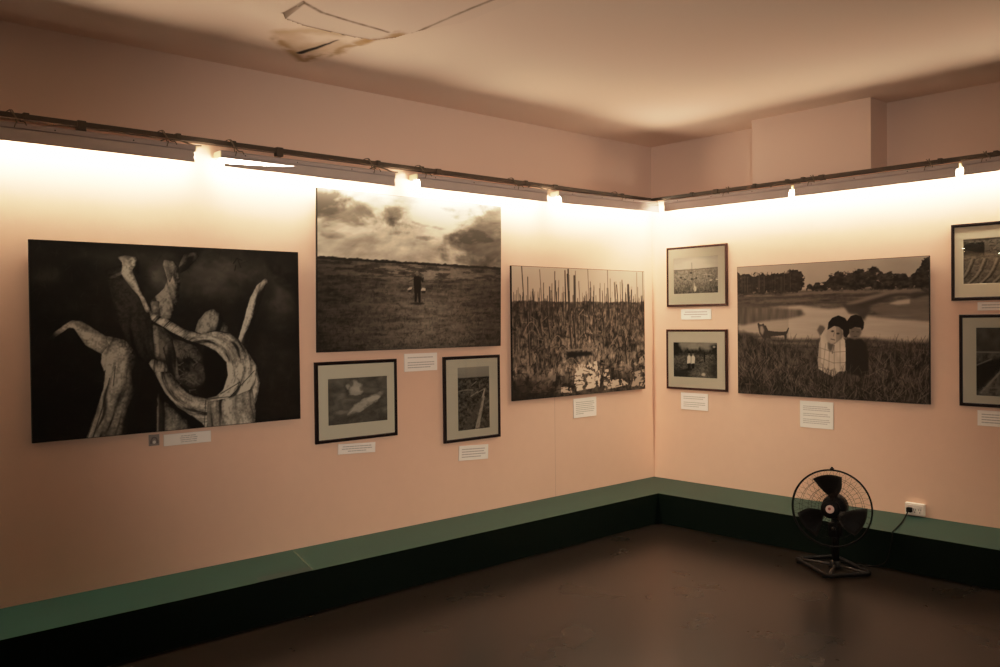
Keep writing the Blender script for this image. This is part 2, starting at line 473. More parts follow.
# ------------------------------------------------------------------ rails, lights
RIGHT = (0, 0, -PI / 2)      # turns "along x, facing -y" into "along -y, facing -x"
def make_rail(name, label, length, loc, rot, plates, clamps):
    t = thing(name, label, 'rail', loc, rot)
    bm = bmesh.new(); box(bm, 0, length, -.050, -.022, .0, .024, .002)
    obj('bar', bm, M['steel'], t)
    for p in plates:
        bm = bmesh.new(); box(bm, p - .020, p + .020, -.056, -.020, -.006 if p > 6.7 or rot[2] else -.022, .028, .002)
        obj('hanger_plate', bm, M['steel'], t)
    for p in clamps:
        bm = bmesh.new(); box(bm, p - .013, p + .013, -.054, -.018, -.003, .030, .003)
        obj('clamp', bm, M['steel'], t)
    bm = bmesh.new(); box(bm, 0, length, -.0215, .0, .001, .008)
    obj('wall_batten', bm, M['steel'], t)
    return t
XR0 = -9.0
make_rail('hanging_rail', 'long dark steel rail along the top of the left wall', -XR0 - .07, (XR0, 0, 2.446), (0, 0, 0),
          [XR0 * -1 - 4.40, 9.0 - 3.36, 9.0 - 2.24, 9.0 - 1.17], [9.0 - 4.64, 9.0 - 3.93, 9.0 - 3.63, 9.0 - 2.70, 9.0 - 2.37, 9.0 - 1.46, 9.0 - .42])
make_rail('hanging_rail', 'dark steel rail along the top of the right wall, crossing below the boxed column', 6.9, (0, -.02, 2.446), RIGHT,
          [.62, 1.47, 2.95], [.40, .95, 1.21, 1.33, 2.25, 2.57])

def make_light(label, x0, x1, z, wall, tilt=0., power=1., curled=False, ties=(.12, .85), lead=True):
    L = abs(x1 - x0); mid = (x0 + x1) / 2
    loc = (mid, 0, z) if wall == 'L' else (0, mid, z)
    t = thing('fluorescent_light', label, 'light', loc, (0, tilt, 0) if wall == 'L' else (0, tilt, -PI / 2), 'tube lights hung below the picture rail')
    h = L / 2
    bm = bmesh.new()   # batten: folded channel with a stepped lower lip
    prism(bm, [(-.022, .050), (-.022, .084), (-.028, .090), (-.102, .090), (-.108, .084), (-.108, .066), (-.103, .0635), (-.103, .0605), (-.108, .058), (-.108, .050)], 'x', -h, h)
    obj('batten', bm, M['batten'], t)
    for k in (-.38, -.1, .22):
        bm = bmesh.new(); tube(bm, [(k * L, -.1081, .075), (k * L, -.1105, .075)], .0035, 8)
        obj('screw', bm, M['steel'], t)
    for s in (-1, 1):
        bm = bmesh.new()
        box(bm, min(s * h, s * (h + .006)), max(s * h, s * (h + .006)), -.106, -.024, .054, .086, .001)
        obj('end_cap', bm, M['plastic'], t)
    for s in (-1, 1):
        bm = bmesh.new()
        a, b_ = sorted((s * (h - .0005), s * (h - .009)))
        box(bm, a, b_, -.084, -.072, .022, .0495, .002)
        obj('lamp_holder', bm, M['plastic'], t)
    bm = bmesh.new(); tube(bm, [(-h - .004, -.078, .030), (h + .004, -.078, .030)], .013, 14)
    m = M['tube']
    if power != 1.:
        key = 'tube_%d' % int(power * 100)
        if key not in M: M[key] = simple('tube_and_fill_glow', (.9, .9, .9), .4, emit=TUBE, estr=TUBE_E * power)
        m = M[key]
    obj('tube', bm, m, t, True)
    bm = bmesh.new()   # folded sheet hanging in front of the tube
    n = 24; V = []
    for i in range(n + 1):
        f = i / n; x = -h + .008 + (L - .016) * f
        top = .0565
        if curled and f < .42: top = .0565 - .038 * (1 - f / .42) ** .6
        row = []
        for y, zz in ((-.1082, top), (-.1130, top * .55), (-.117, .0), (-.1185, .0), (-.1145, top * .55), (-.1100, top)):
            row.append(bm.verts.new((x, y, zz + (.004 * (1 - f) if curled else 0))))
        V.append(row)
    for A, B in zip(V[:-1], V[1:]):
        for k in range(6): bm.faces.new((A[k], A[(k + 1) % 6], B[(k + 1) % 6], B[k]))
    bm.faces.new(V[0]); bm.faces.new(V[-1][::-1])
    obj('reflector_sheet', bm, M['sheet'], t, False)
    gl = bpy.data.lights.new('tube_and_fill_glow', 'AREA'); go = bpy.data.objects.new('tube_and_fill_glow', gl); C.objects.link(go); go.parent = t
    gl.shape = 'RECTANGLE'; gl.size = L - .06; gl.size_y = .012; gl.energy = CEIL_FILL * power * L; gl.color = TUBE; gl.spread = math.radians(CEIL_FILL_S)
    go.location = (0, -.112, .095)      # added strip lamp over the batten, brightens the ceiling
    go.rotation_euler = Vector((0, -math.cos(CEIL_FILL_T), math.sin(CEIL_FILL_T))).to_track_quat('-Z', 'Y').to_euler()
    for k in ties:      # wire ties slung over the rail
        xk = -h + k * L
        bm = bmesh.new()
        zr = 2.474 - z
        tube(bm, smooth_path([(xk - .004, -.1125, .066), (xk + .004, -.111, .090), (xk + .012, -.090, .0960), (xk + .016, -.066, .096), (xk + .012, -.060, zr - .02), (xk + .006, -.058, zr - .004), (xk + .002, -.048, zr + .006), (xk - .006, -.034, zr + .006), (xk - .012, -.0165, zr + .001), (xk - .012, -.014, zr - .010)], 6), .0026, 6)
        tube(bm, smooth_path([(xk - .012, -.060, zr + .004), (xk + .004, -.0605, zr - .012), (xk + .028, -.082, .102), (xk + .040, -.104, .0960), (xk + .046, -.1125, .080)], 6), .0026, 6)
        obj('hanging_wire', bm, M['wire'], t, True)
    if lead:
        bm = bmesh.new()
        tube(bm, smooth_path([(h - .17, -.088, .0945), (h - .12, -.085, .112), (h - .05, -.080, .106), (h - .01, -.072, .098), (h + .02, -.068, .0965), (h + .05, -.066, .099)], 6), .004, 6)
        obj('supply_cord', bm, M['wire'], t, True)
    return t
L0 = 2.322
make_light('fluorescent light farthest left on the left wall, beyond the frame edge', -8.66, -7.50, L0, 'L', power=.8)
make_light('third fluorescent light on the left wall beyond the left edge of the picture', -7.43, -6.27, L0, 'L', power=.8)
make_light('second fluorescent light on the left wall beyond the left edge of the picture', -6.20, -5.04, L0, 'L', power=.75)
make_light('leftmost fluorescent light in view, cut by the frame, above the dead roots photograph', -4.98, -3.868, L0 + .003, 'L', power=.95, ties=(.25, .87))
make_light('fluorescent light with a curled half-open reflector between dead roots and porter photographs', -3.727, -2.62, L0 - .005, 'L', curled=True, ties=(.07, .86))
make_light('fluorescent light above the right half of the porter in the field photograph', -2.448, -1.312, L0 + .006, 'L', ties=(.05, .75))
make_light('fluorescent light over the drowned forest photograph, ending at the room corner', -1.190, -.045, L0 + .018, 'L', tilt=-.012, ties=(.6,), lead=False)
make_light('fluorescent light on the right wall nearest the room corner', -.205, -1.293, 2.338, 'R', tilt=.006, ties=(.5,))
make_light('fluorescent light on the right wall above the photograph of two children', -1.318, -2.400, 2.336, 'R', ties=(.1, .82), lead=False)
make_light('fluorescent light at the right edge, above the framed hillside photograph', -2.425, -3.54, 2.342, 'R', power=.9, ties=(.1, .9))
make_light('fluorescent light on the right wall just beyond the right edge of the picture', -3.60, -4.72, 2.342, 'R', power=.5)

# ------------------------------------------------------------------ pictures
def place(wall, along, z, tilt=0.):
    return ((along, 0, z), (tilt, 0, 0)) if wall == 'L' else ((0, along, z), (tilt, 0, -PI / 2))

def panel(label, wall, a0, a1, z0, z1, cv, out=.028, tilt=0., **kw):
    w = abs(a1 - a0)
    loc, rot = place(wall, (a0 + a1) / 2, z0, tilt)
    t = thing('mounted_photograph', label, 'picture', loc, rot)
    bm = bmesh.new(); box(bm, -w / 2, w / 2, -out, -out + .016, 0, z1 - z0, .0012)
    obj('mounting_board', bm, M['board'], t)
    for s in (-1, 1):
        for za in (0, z1 - z0 - .16):
            bm = bmesh.new(); box(bm, s * w * .36 - .02, s * w * .36 + .02, -out + .0162, 0, za + .10, za + .14)
            obj('wall_spacer', bm, M['steel'], t)
    print_mesh('photograph', cv, -w / 2 + .003, w / 2 - .003, .003, z1 - z0 - .003, -out - .0006, t, **kw)
    return t

def framed(label, wall, a0, a1, z0, z1, p0, p1, pz0, pz1, cv, fm='frame_black', bar=.020, **kw):
    w = abs(a1 - a0); h = z1 - z0; mid = (a0 + a1) / 2
    loc, rot = place(wall, mid, z0)
    t = thing('framed_photograph', label, 'picture', loc, rot)
    s = 1 if wall == 'L' else -1
    q0, q1 = sorted(((p0 - mid) * s, (p1 - mid) * s))
    bm = bmesh.new()
    o0, o1 = (-w / 2, w / 2), (0, h)
    prof = [(0., -.004), (0., -.018), (.003, -.0215), (bar - .005, -.0215), (bar, -.019), (bar, -.004)]
    V = []
    for d, y in prof:
        V.append([bm.verts.new(p) for p in ((-w / 2 + d, y, d), (w / 2 - d, y, d), (w / 2 - d, y, h - d), (-w / 2 + d, y, h - d))])
    for i in range(len(V)):
        A, B = V[i], V[(i + 1) % len(V)]
        for k in range(4): bm.faces.new((A[k], A[(k + 1) % 4], B[(k + 1) % 4], B[k]))
    obj('frame', bm, M[fm], t)
    b = bar - .002
    bm = bmesh.new(); box(bm, -w / 2 + b, w / 2 - b, -.0095, -.003, b, h - b)
    obj('backing_board', bm, M['board'], t)
    bm = bmesh.new()   # mat with a bevelled window
    O = [(-w / 2 + b, b), (w / 2 - b, b), (w / 2 - b, h - b), (-w / 2 + b, h - b)]
    I = [(q0, pz0 - z0), (q1, pz0 - z0), (q1, pz1 - z0), (q0, pz1 - z0)]
    I2 = [(q0 + .002, pz0 - z0 + .002), (q1 - .002, pz0 - z0 + .002), (q1 - .002, pz1 - z0 - .002), (q0 + .002, pz1 - z0 - .002)]
    rows = [[bm.verts.new((x, y, z)) for x, z in R_] for R_, y in ((O, -.010), (O, -.0145), (I, -.0145), (I2, -.0125))]
    for A, B in zip(rows[:-1], rows[1:]):
        for k in range(4): bm.faces.new((A[k], A[(k + 1) % 4], B[(k + 1) % 4], B[k]))
    obj('mat', bm, M['mat'], t)
    print_mesh('photograph', cv, q0, q1, pz0 - z0, pz1 - z0, -.0122, t, **kw)
    bm = bmesh.new(); f = [bm.verts.new((x, -.0168, z)) for x, z in O]; bm.faces.new(f)
    obj('glass', bm, M['glass'], t)
    return t

# --- dead roots
def cv_roots():
    c = Canvas(420, 284, 21); u, v = c.u, c.v
    n7 = c.noise(7, 6, 4, .1); n20 = c.noise(24, 20, 3)
    c.a[:] = .035 + .07 * np.clip(n7 - .45, 0, 1) + .06 * np.clip(n20 - .5, 0, 1)
    def glow(cx, cy, rx, ry, amt):
        c.a += amt * np.exp(-((u - cx) / rx) ** 2 - ((v - cy) / ry) ** 2) * (.45 + .6 * n7 + .5 * (n20 - .5))
    glow(.67, .12, .17, .11, .22); glow(.60, .24, .14, .10, .10); glow(.93, .30, .06, .12, .20); glow(.43, .15, .045, .09, .24); glow(.05, .17, .05, .05, .16)
    glow(.90, .66, .10, .22, .08); glow(.30, .34, .12, .2, .07); glow(.25, .07, .12, .04, .10)
    c.over(c.blur(c.mask([(.83, -.02), (1.02, -.02), (1.02, .42), (.965, .24), (.90, .19), (.86, .08)]), 3) * np.clip((n20 - .25) * 2.4, 0, 1), .035)
    c.over(c.blur(c.mask([(.47, -.02), (.60, -.02), (.58, .05), (.54, .13), (.51, .10), (.50, .03)]), 3) * .8, .03)
    for _ in range(420):
        x, y = c.rng.rand(), c.rng.rand(); a = c.rng.normal(PI / 2, .7); l = c.rng.uniform(.01, .05)
        c.line(x, y, x + l * math.cos(a) * .6, y + l * math.sin(a), 1, c.rng.choice([.015, .03, .13, .18]), .35)
    for a, b in (((.72, .08), (.735, .05)), ((.735, .05), (.755, .06)), ((.73, .09), (.725, .12)), ((.74, .06), (.75, .10))): c.line(*a, *b, 1.5, .03)
    c.wood([(.24, .14), (.30, .11), (.40, .36), (.41, .64), (.34, .60), (.28, .40)], .02, .15, 1.35, (14, 2), 8)
    c.wood([(.25,.165),(.30,.12),(.315,.15),(.26,.185)], .05, .42, -.5, (14, 4), 3)
    c.wood([(.45,.077),(.484,.082),(.503,.11),(.503,.149),(.509,.207),(.502,.286),(.474,.393),(.428,.401),(.402,.343),(.4,.295),(.449,.228),(.463,.179),(.446,.102)], .05, .56, 1.25, (18, 4), 5, .6)
    c.wood([(.45,.077),(.484,.082),(.495,.11),(.47,.20),(.463,.179),(.446,.102)], .10, .72, 1.4, (14, 4), 3, .2)
    c.wood([(.503,.11),(.524,.041),(.572,.025),(.582,.048),(.54,.119),(.503,.155)], .03, .45, -.8, (16, 5), 4, .3)
    c.fill([(.535, .055), (.565, .045), (.555, .085), (.53, .10)], .03, 1)
    c.wood([(.398,.30),(.43,.30),(.43,.36),(.405,.37)], .10, .75, 1.3, (12, 4), 3)
    thin = [(.285,.071),(.31,.06),(.354,.068),(.351,.106),(.334,.134),(.358,.228),(.383,.304),(.4,.352),(.383,.362),(.358,.276),(.315,.201),(.296,.154),(.301,.098)]
    c.wood(thin, .06, .72, 1.2, (14, 4), 3, .3)
    c.fill([(.345, .09), (.36, .08), (.36, .16), (.345, .15)], .04, 1)
    bark = [(.402,.42),(.441,.44),(.48,.5),(.561,.543),(.602,.625),(.616,.727),(.587,.824),(.532,.789),(.478,.715),(.413,.603),(.407,.516)]
    c.wood(bark, .05, .34, .9, (12, 9), 8)
    for _ in range(110):
        x, y = c.rng.uniform(.46, .60), c.rng.uniform(.53, .80)
        if abs(x - .53) / .08 + abs(y - .66) / .15 < 1.1: c.line(x, y, x + c.rng.normal(0, .012), y + c.rng.normal(0, .012), 1.2, c.rng.choice([.03, .05, .48]), .6)
    c.wood([(.405, .42), (.43, .44), (.425, .60), (.408, .60)], .06, .5, 1.5, (14, 3), 3)
    c.wood([(.44,.55),(.475,.50),(.49,.60),(.50,.74),(.46,.68)], .06, .55, 1.4, (14, 3), 3)
    c.wood([(.418,.787),(.437,.828),(.53,.958),(.544,1.02),(.412,1.02)], .04, .55, 1.45, (14, 1.5), 5, .5)
    c.wood([(.562,.464),(.576,.405),(.605,.356),(.633,.34),(.664,.371),(.697,.448),(.704,.479),(.646,.463),(.59,.481)], .06, .58, 1.9, (16, 5), 4, .4)
    c.wood([(.736,.511),(.763,.389),(.786,.276),(.817,.203),(.853,.161),(.871,.177),(.855,.224),(.824,.328),(.793,.452),(.777,.544),(.75,.543)], .10, .76, 1.95, (16, 4), 5, .6)
    lt = [(.056,.49),(.074,.455),(.126,.399),(.161,.404),(.238,.48),(.305,.502),(.342,.57),(.361,.667),(.353,.762),(.327,.892),(.307,1.02),(.165,1.02),(.2,.877),(.229,.75),(.236,.676),(.222,.619),(.225,.572),(.171,.523),(.137,.439),(.12,.433),(.062,.496)]
    c.wood(lt, .08, .72, 1.85, (15, 2), 7, .6)
    c.wood([(.056,.49),(.074,.455),(.126,.399),(.161,.404),(.238,.48),(.25,.53),(.225,.572),(.171,.523),(.137,.439),(.12,.433),(.062,.496)], .10, .74, .6, (14, 3), 4)
    c.over(c.blur(c.mask([(.31, .56), (.37, .62), (.36, .78), (.31, 1.0), (.285, 1.0), (.32, .78)]), 4) * .75, .05)
    for x0, y0, x1, y1 in ((.235, .66, .20, .88), (.25, .70, .222, .86), (.222, .86, .19, 1.0), (.20, .88, .172, 1.0), (.27, .64, .262, .74)):
        c.line(x0, y0, x1, y1, 1.6, .06, .7)
    c.fill([(.60,.56),(.645,.585),(.684,.645),(.69,.71),(.67,.79),(.64,.83),(.60,.84),(.575,.80),(.60,.73),(.59,.63)], .015, 1)
    ring = [(.392,.347),(.409,.366),(.454,.392),(.521,.453),(.59,.481),(.646,.467),(.704,.479),(.74,.522),(.777,.596),(.814,.681),(.824,.766),(.808,.869),(.797,1.02),(.602,1.02),(.586,.975),(.49,.873),(.444,.79),(.412,.69),(.387,.63),(.4,.608),(.439,.624),(.465,.694),(.505,.767),(.559,.822),(.601,.842),(.643,.83),(.672,.793),(.69,.713),(.685,.641),(.645,.578),(.603,.545),(.534,.512),(.467,.46),(.402,.4)]
    c.wood(ring, .12, .82, 0, (34, 9), 5, .4, (.60, .68))
    c.wood([(.606, .86), (.70, .845), (.79, .80), (.80, .90), (.797, 1.02), (.602, 1.02)], .10, .78, 1.55, (16, 2.2), 4, .2)
    for a, b in (((.60, .85), (.592, 1.0)), ((.605, .845), (.70, .84)), ((.70, .84), (.80, .70)), ((.545, .93), (.585, .985)), ((.66, .82), (.74, .76))): c.line(*a, *b, 1.6, .07, .7)
    return c

# --- porter in a wide field under a stormy sky
def cv_porter():
    c = Canvas(320, 214, 33); u, v = c.u, c.v
    hz = .41 + .022 * u
    n = c.noise(5, 9, 5, .15); n2 = c.noise(9, 22, 4, .12, .12); n3 = c.noise(14, 14, 4, .1)
    sky = .66 + .34 * (n2 - .5) + .20 * (n3 - .5)
    sky += .42 * np.exp(-((u - .60) / .22) ** 2 - ((v - .08) / .18) ** 2)
    sky += .12 * np.exp(-((u - .12) / .15) ** 2 - ((v - .22) / .07) ** 2)
    def cloud(cx, cy, rx, ry, amt, sl=0.):
        d = ((u - cx) / rx) ** 2 + ((v - cy - sl * (u - cx)) / ry) ** 2 + 1.9 * (n - .5) + 1.2 * (n3 - .5)
        return amt * np.clip(1.25 - d, 0, 1)
    sky -= cloud(.15, .135, .42, .10, .50, .10); sky -= cloud(.36, .17, .14, .035, .22, .10)
    sky -= cloud(.03, .07, .12, .08, .30)
    sky -= cloud(.97, .24, .30, .27, .46, -.25); sky -= cloud(.93, .32, .20, .10, .15)
    sky -= cloud(.80, .23, .12, .045, .35)
    sky -= cloud(.55, .175, .13, .016, .32, .15)
    sky -= cloud(.56, .26, .07, .02, .28); sky -= cloud(.67, .055, .05, .02, .36); sky -= cloud(.10, .27, .10, .03, .18)
    sky -= cloud(.42, .02, .12, .02, .15)
    sky += .10 * np.clip((v - .30) / .1, 0, 1) * (n2 > 0) * (1 - np.abs(u - .35))
    g = c.noise(14, 60, 4); g2 = c.noise(60, 50, 3); t = np.clip((v - hz) / (1 - hz), 0, 1)
    gr = .22 + .22 * (g - .5) + .14 * (g2 - .5)
    gr += .14 * np.exp(-((t - .12) / .09) ** 2) * (g > .48) * (.4 + .8 * np.exp(-((u - .55) / .35) ** 2))
    gr += .10 * np.exp(-((u - .52 - .10 * (t - .4)) / (.10 + .28 * t)) ** 2) * np.clip(t * 3 - .6, 0, 1)
    gr *= .42 + .75 * np.exp(-((u - .55) / .42) ** 2)
    gr *= 1 - .25 * np.clip(t - .75, 0, 1) / .25
    gr = np.where(t < .035, .07 + .04 * g2, gr)
    m = np.clip((v - hz - .006 * (c.noise(50, 2, 2) - .5) * 2) * c.h, 0, 1)
    sky = np.where(sky < .42, .42 - (.42 - sky) * .45, sky) + .05 * (n3 - .5)
    c.a = np.clip(sky, .2, 1.1) * (1 - m) + np.clip(gr * .86, .02, 1) * m
    r = c.rng
    for _ in range(1500):
        x = r.rand(); y = .47 + .53 * math.sqrt(r.rand()); k = (y - .42)
        a = r.uniform(-2.4, -.7) if r.rand() < .6 else r.uniform(-.4, .4)
        l = .006 + .035 * k * r.rand()
        val = (.34 if r.rand() < .5 else .04) * (.45 + .75 * math.exp(-((x - .55) / .33) ** 2))
        c.line(x, y, x + l * math.cos(a), y + l * math.sin(a) * 1.4, 1, val, .45)
    for k in range(5):
        c.line(.61 + .01 * k, .66 + .02 * k, .74 + .03 * k, .86 + .03 * k, 1, .30, .4); c.line(.34 + .02 * k, .60, .22 + .03 * k, .80, 1, .22, .3)
    # the porter: dark suit, raised arm on a carrying pole, two pale baskets
    c.line(.455, .555, .52, .515, 1.2, .16); c.line(.515, .517, .538, .535, 1.2, .16)
    c.fill([(.481,.525),(.492,.517),(.512,.517),(.522,.530),(.523,.585),(.520,.62),(.521,.690),(.509,.692),(.503,.62),(.498,.690),(.486,.688),(.485,.62),(.482,.58)], .05)
    c.line(.521, .528, .531, .550, 3, .06); c.line(.531, .550, .534, .527, 2.2, .07)
    c.ell(.500, .500, .0075, .015, .30, .3); c.fill([(.490,.494),(.500,.480),(.511,.494)], .38)
    c.fill([(.447,.610),(.456,.594),(.473,.588),(.472,.604),(.455,.618)], .62); c.fill([(.449,.612),(.472,.604),(.470,.612),(.455,.625)], .08)
    c.fill([(.522,.606),(.530,.592),(.546,.596),(.548,.612),(.522,.614)], .66); c.fill([(.523,.614),(.548,.613),(.546,.632),(.527,.632)], .10)
    c.ell(.505, .70, .03, .008, .10, .5)
    return c

# --- drowned forest
def cv_swamp():
    c = Canvas(330, 212, 44); u, v = c.u, c.v; r = c.rng
    c.a = .74 - .10 * v + .04 * (c.noise(4, 4, 3) - .5)
    tl = .255 + .02 * (c.noise(60, 1, 3) - .5)
    m = np.clip((v - tl) * c.h / 2, 0, 1)
    base = .20 + .50 * (c.noise(60, 34, 4) - .48) + .22 * (c.noise(90, 9, 2) - .5) + .22 * np.clip((v - .30) / .5, 0, 1) * (c.noise(22, 14, 3) > .53)
    base *= .75 + .35 * np.exp(-((u - .55) / .5) ** 2)
    c.over(m, np.clip(base, .03, .6))
    for k in range(150):      # thin standing trunks against the sky
        x = r.rand(); top = .255 - abs(r.normal(0, .075)); bot = .30 + .35 * r.rand() ** 2
        c.line(x + r.normal(0, .006), max(.0, top), x, bot, r.uniform(.5, 1.6), r.uniform(.06, .22), .85)
    for x, top, w in ((.08, .0, 2), (.10, .08, 2), (.20, .02, 1.3), (.205, .12, 1.6), (.285, .03, 1.8), (.30, .10, 2), (.365, .02, 2.6), (.388, .01, 3.4), (.392, .05, 3.4), (.43, .06, 4.2), (.44, .02, 1.3),
                      (.545, .0, 1.1), (.56, .10, 1.5), (.57, .13, 1.2), (.75, .10, 2.2), (.775, .12, 2.4), (.81, .08, 2.2), (.86, .12, 5.5), (.875, .16, 3), (.93, .01, 1.1), (.985, .0, 1.4), (.155, .17, 2), (.25, .15, 2.5), (.48, .10, 1.4), (.65, .17, 1.4), (.70, .15, 1.4)):
        c.line(x + r.normal(0, .008), top, x + .006, .32 + .2 * r.rand(), w, r.uniform(.07, .16), .95)
    for k in range(850):      # tangle of roots and fallen sticks, light and dark
        x = r.rand(); y = .34 + .52 * r.rand(); a = r.uniform(-2.0, -1.1) if r.rand() < .6 else r.uniform(-PI, 0)
        l = r.uniform(.015, .08); val = r.choice([.03, .05, .36, .48, .58]) * (.6 + .5 * math.exp(-((x - .5) / .4) ** 2))
        c.line(x, y, x + l * math.cos(a) * .6, y + l * math.sin(a), r.uniform(.6, 1.6), val, .6)
    for x, y, h, w in ((.10, .34, .40, 4), (.185, .40, .12, 4), (.40, .46, .20, 5), (.79, .32, .22, 3), (.83, .55, .22, 4), (.43, .40, .25, 4), (.24, .40, .14, 5)):
        c.line(x, y, x + .015, y + h, w, .10, .8); c.line(x + .006, y, x + .02, y + h, 1.2, .46, .7)
    for k in range(26):       # arching roots
        x0 = r.rand(); y0 = r.uniform(.5, .78); w = r.uniform(.03, .12); hgt = r.uniform(.03, .12); val = r.choice([.45, .38, .06])
        for i in range(8):
            t0, t1 = i / 8, (i + 1) / 8
            c.line(x0 + w * t0, y0 - hgt * math.sin(PI * t0), x0 + w * t1, y0 - hgt * math.sin(PI * t1), 1.5, val, .75)
    c.fill([(.38, .655), (.56, .66), (.57, .69), (.38, .70)], .05, 1); c.line(.37, .645, .60, .635, 2.5, .42)
    wn = c.noise(30, 26, 3); wn2 = c.noise(70, 40, 2)
    c.over(np.clip((v - .80) / .08, 0, 1) * .55, .10)
    def water(poly, val=.74, thr=.60):
        mk = c.mask(poly) * np.clip((thr - (.6 * wn + .4 * wn2)) * 14, 0, 1); c.over(mk, val)
    water([(.44, .76), (.60, .74), (.63, .86), (.62, .95), (.42, .97), (.43, .88)], .80, .57)
    water([(.645, .80), (.70, .80), (.705, .89), (.66, .90)], .74, .58)
    water([(.65, .90), (.80, .90), (.86, .95), (.66, .98)], .72, .57); water([(.33, .93), (.41, .92), (.41, .98), (.33, .97)], .70, .58)
    water([(.86, .86), (1, .83), (1, .98), (.88, .97)], .62, .53); water([(.18, .82), (.30, .80), (.28, .96), (.12, .95)], .40, .50)
    water([(.90, .78), (1, .70), (1, .76), (.92, .80)], .55, .56)
    for k in range(60):
        x, y = r.rand(), r.uniform(.8, 1); l = r.uniform(.01, .06)
        c.line(x, y, x + l, y + r.normal(0, .01), 1.2, .05, .8)
    c.over(c.blur(c.mask([(0, .86), (.30, .90), (.30, 1), (0, 1)]), 6) * .55, .06)
    return c

# --- two children in the grass by a pond
def cv_children():
    c = Canvas(380, 257, 55); u, v = c.u, c.v; r = c.rng
    n = c.noise(7, 7, 4, .1); f = c.noise(60, 60, 3); hN = c.noise(8, 50, 4)
    c.a = .56 - .10 * u + .06 * (n - .5)
    c.over(np.clip((v - .19) * 60, 0, 1), np.clip(.20 + .25 * (hN - .5) + .10 * (f - .5), .05, .6))
    def trees(poly, seed):
        rg = c.noise(46, 40, 3)
        m = c.blur(c.mask(poly), 4); m = np.clip((m - .45 + 1.3 * (rg - .5)) * 6 + .5, 0, 1) * np.clip((m - .06) * 6, 0, 1)
        c.over(m, np.clip(.07 + .14 * (f - .5), .03, .3))
    trees([(-.01,.225),(-.01,.05),(.138,.069),(.293,.079),(.318,.042),(.368,.05),(.389,.097),(.383,.186),(.375,.208)], 1)
    trees([(.375,.20),(.43,.165),(.511,.148),(.527,.101),(.566,.076),(.627,.091),(.672,.068),(.745,.067),(.802,.099),(.858,.111),(.927,.128),(.948,.072),(.968,.034),(1.01,.0),(1.01,.227),(.858,.21),(.626,.209)], 2)
    for k in range(60):
        x = r.uniform(0, .38); c.line(x, .05 + .05 * r.rand(), x, .2, r.uniform(.8, 2.), r.choice([.05, .06, .16]), .6)
    for y0, val in ((.225, .30), (.25, .10), (.275, .26), (.30, .12)):
        c.over(np.exp(-((v - y0 - .02 * (n - .5)) / .012) ** 2) * (.3 + .7 * (hN > .5)) * .7, val)
    c.fill([(.004,.51),(.004,.32),(.19,.33),(.36,.315),(.52,.345),(.603,.337),(.625,.381),(.729,.404),(.829,.42),(1.01,.439),(1.01,.60),(.856,.57),(.684,.55),(.307,.57),(.135,.53)], .50 + .06 * (hN - .5) + .08 * (u > .3), 2)
    m = c.blur(c.mask([(.0,.300),(.189,.325),(.374,.346),(.393,.387),(.308,.413),(.2,.425),(.118,.44),(.028,.463),(.0,.451)]), 2)
    c.over(np.clip(m * (1.1 - .5 * c.noise(60, 6, 2)), 0, 1), .17)
    c.fill([(.59,.32),(.70,.31),(.74,.35),(.70,.385),(.62,.375)], .15, 2); c.fill([(.66,.38),(.72,.36),(.70,.43),(.68,.43)], .14, 2)
    c.fill([(.72,.345),(.829,.305),(.913,.275),(1.01,.245),(1.01,.435),(.857,.421),(.76,.385)], .27 + .10 * (hN - .5), 2)
    c.fill([(.60,.31),(.80,.235),(.93,.225),(.80,.265),(.68,.325)], .34, 2); c.fill([(.62,.325),(.82,.25),(.90,.24),(.78,.30),(.70,.345)], .12, 2)
    c.fill([(.815,.316),(.858,.297),(.913,.288),(.913,.319),(.857,.326)], .52, 1)
    c.fill([(.90, .27), (1.01, .235), (1.01, .26), (.93, .285)], .10, 2)
    # dog wading
    c.fill([(.120,.450),(.127,.442),(.135,.455),(.148,.455),(.155,.446),(.162,.462),(.170,.464),(.184,.503),(.222,.510),(.27,.512),(.287,.508),(.298,.480),(.303,.484),(.296,.515),(.290,.53),(.288,.575),(.278,.575),(.274,.54),(.196,.549),(.196,.58),(.186,.58),(.178,.56),(.165,.575),(.156,.572),(.131,.522)], .12)
    c.fill([(.135,.47),(.150,.466),(.160,.50),(.150,.54),(.136,.51)], .42, 1)
    # grass
    gm = np.clip((v - (.60 - .05 * np.cos(u * 6) - .05 * (u < .12) + .05 * (c.noise(30, 1, 3) - .5))) * 22, 0, 1)
    gr = .12 + .20 * (c.noise(50, 22, 4, .05) - .5) + .05 * (n - .5)
    gr *= 1 - .35 * np.clip((v - .8) / .2, 0, 1)
    c.over(gm, np.clip(gr, .03, .4))
    def grass(k, ylo, yhi, vals, al=.5):
        for _ in range(k):
            x = r.rand(); y = r.uniform(ylo, yhi); a = r.normal(-PI / 2, .55); l = r.uniform(.03, .085)
            c.line(x, y, x + l * math.cos(a) * .7, y + l * math.sin(a), r.uniform(.6, 1.3), r.choice(vals), al)
    grass(700, .60, .75, [.05, .07, .22, .26]); grass(1300, .7, 1.03, [.02, .03, .20, .27, .34], .6)
    # second child: dark shirt
    c.fill([(.598,.575),(.622,.556),(.650,.565),(.684,.562),(.708,.60),(.718,.68),(.716,.80),(.683,.83),(.60,.81)], .055, 1)
    c.fill([(.625,.49),(.647,.475),(.684,.49),(.682,.525),(.672,.550),(.650,.566),(.630,.555),(.622,.53)], .27, 1)
    c.fill([(.611,.485),(.613,.430),(.630,.398),(.655,.388),(.682,.402),(.697,.445),(.694,.485),(.685,.505),(.680,.485),(.650,.478),(.63,.495)], .035, 0)
    c.line(.635, .512, .645, .511, 1.2, .10); c.line(.660, .512, .671, .513, 1.2, .10); c.line(.645, .545, .660, .545, 1.2, .12)
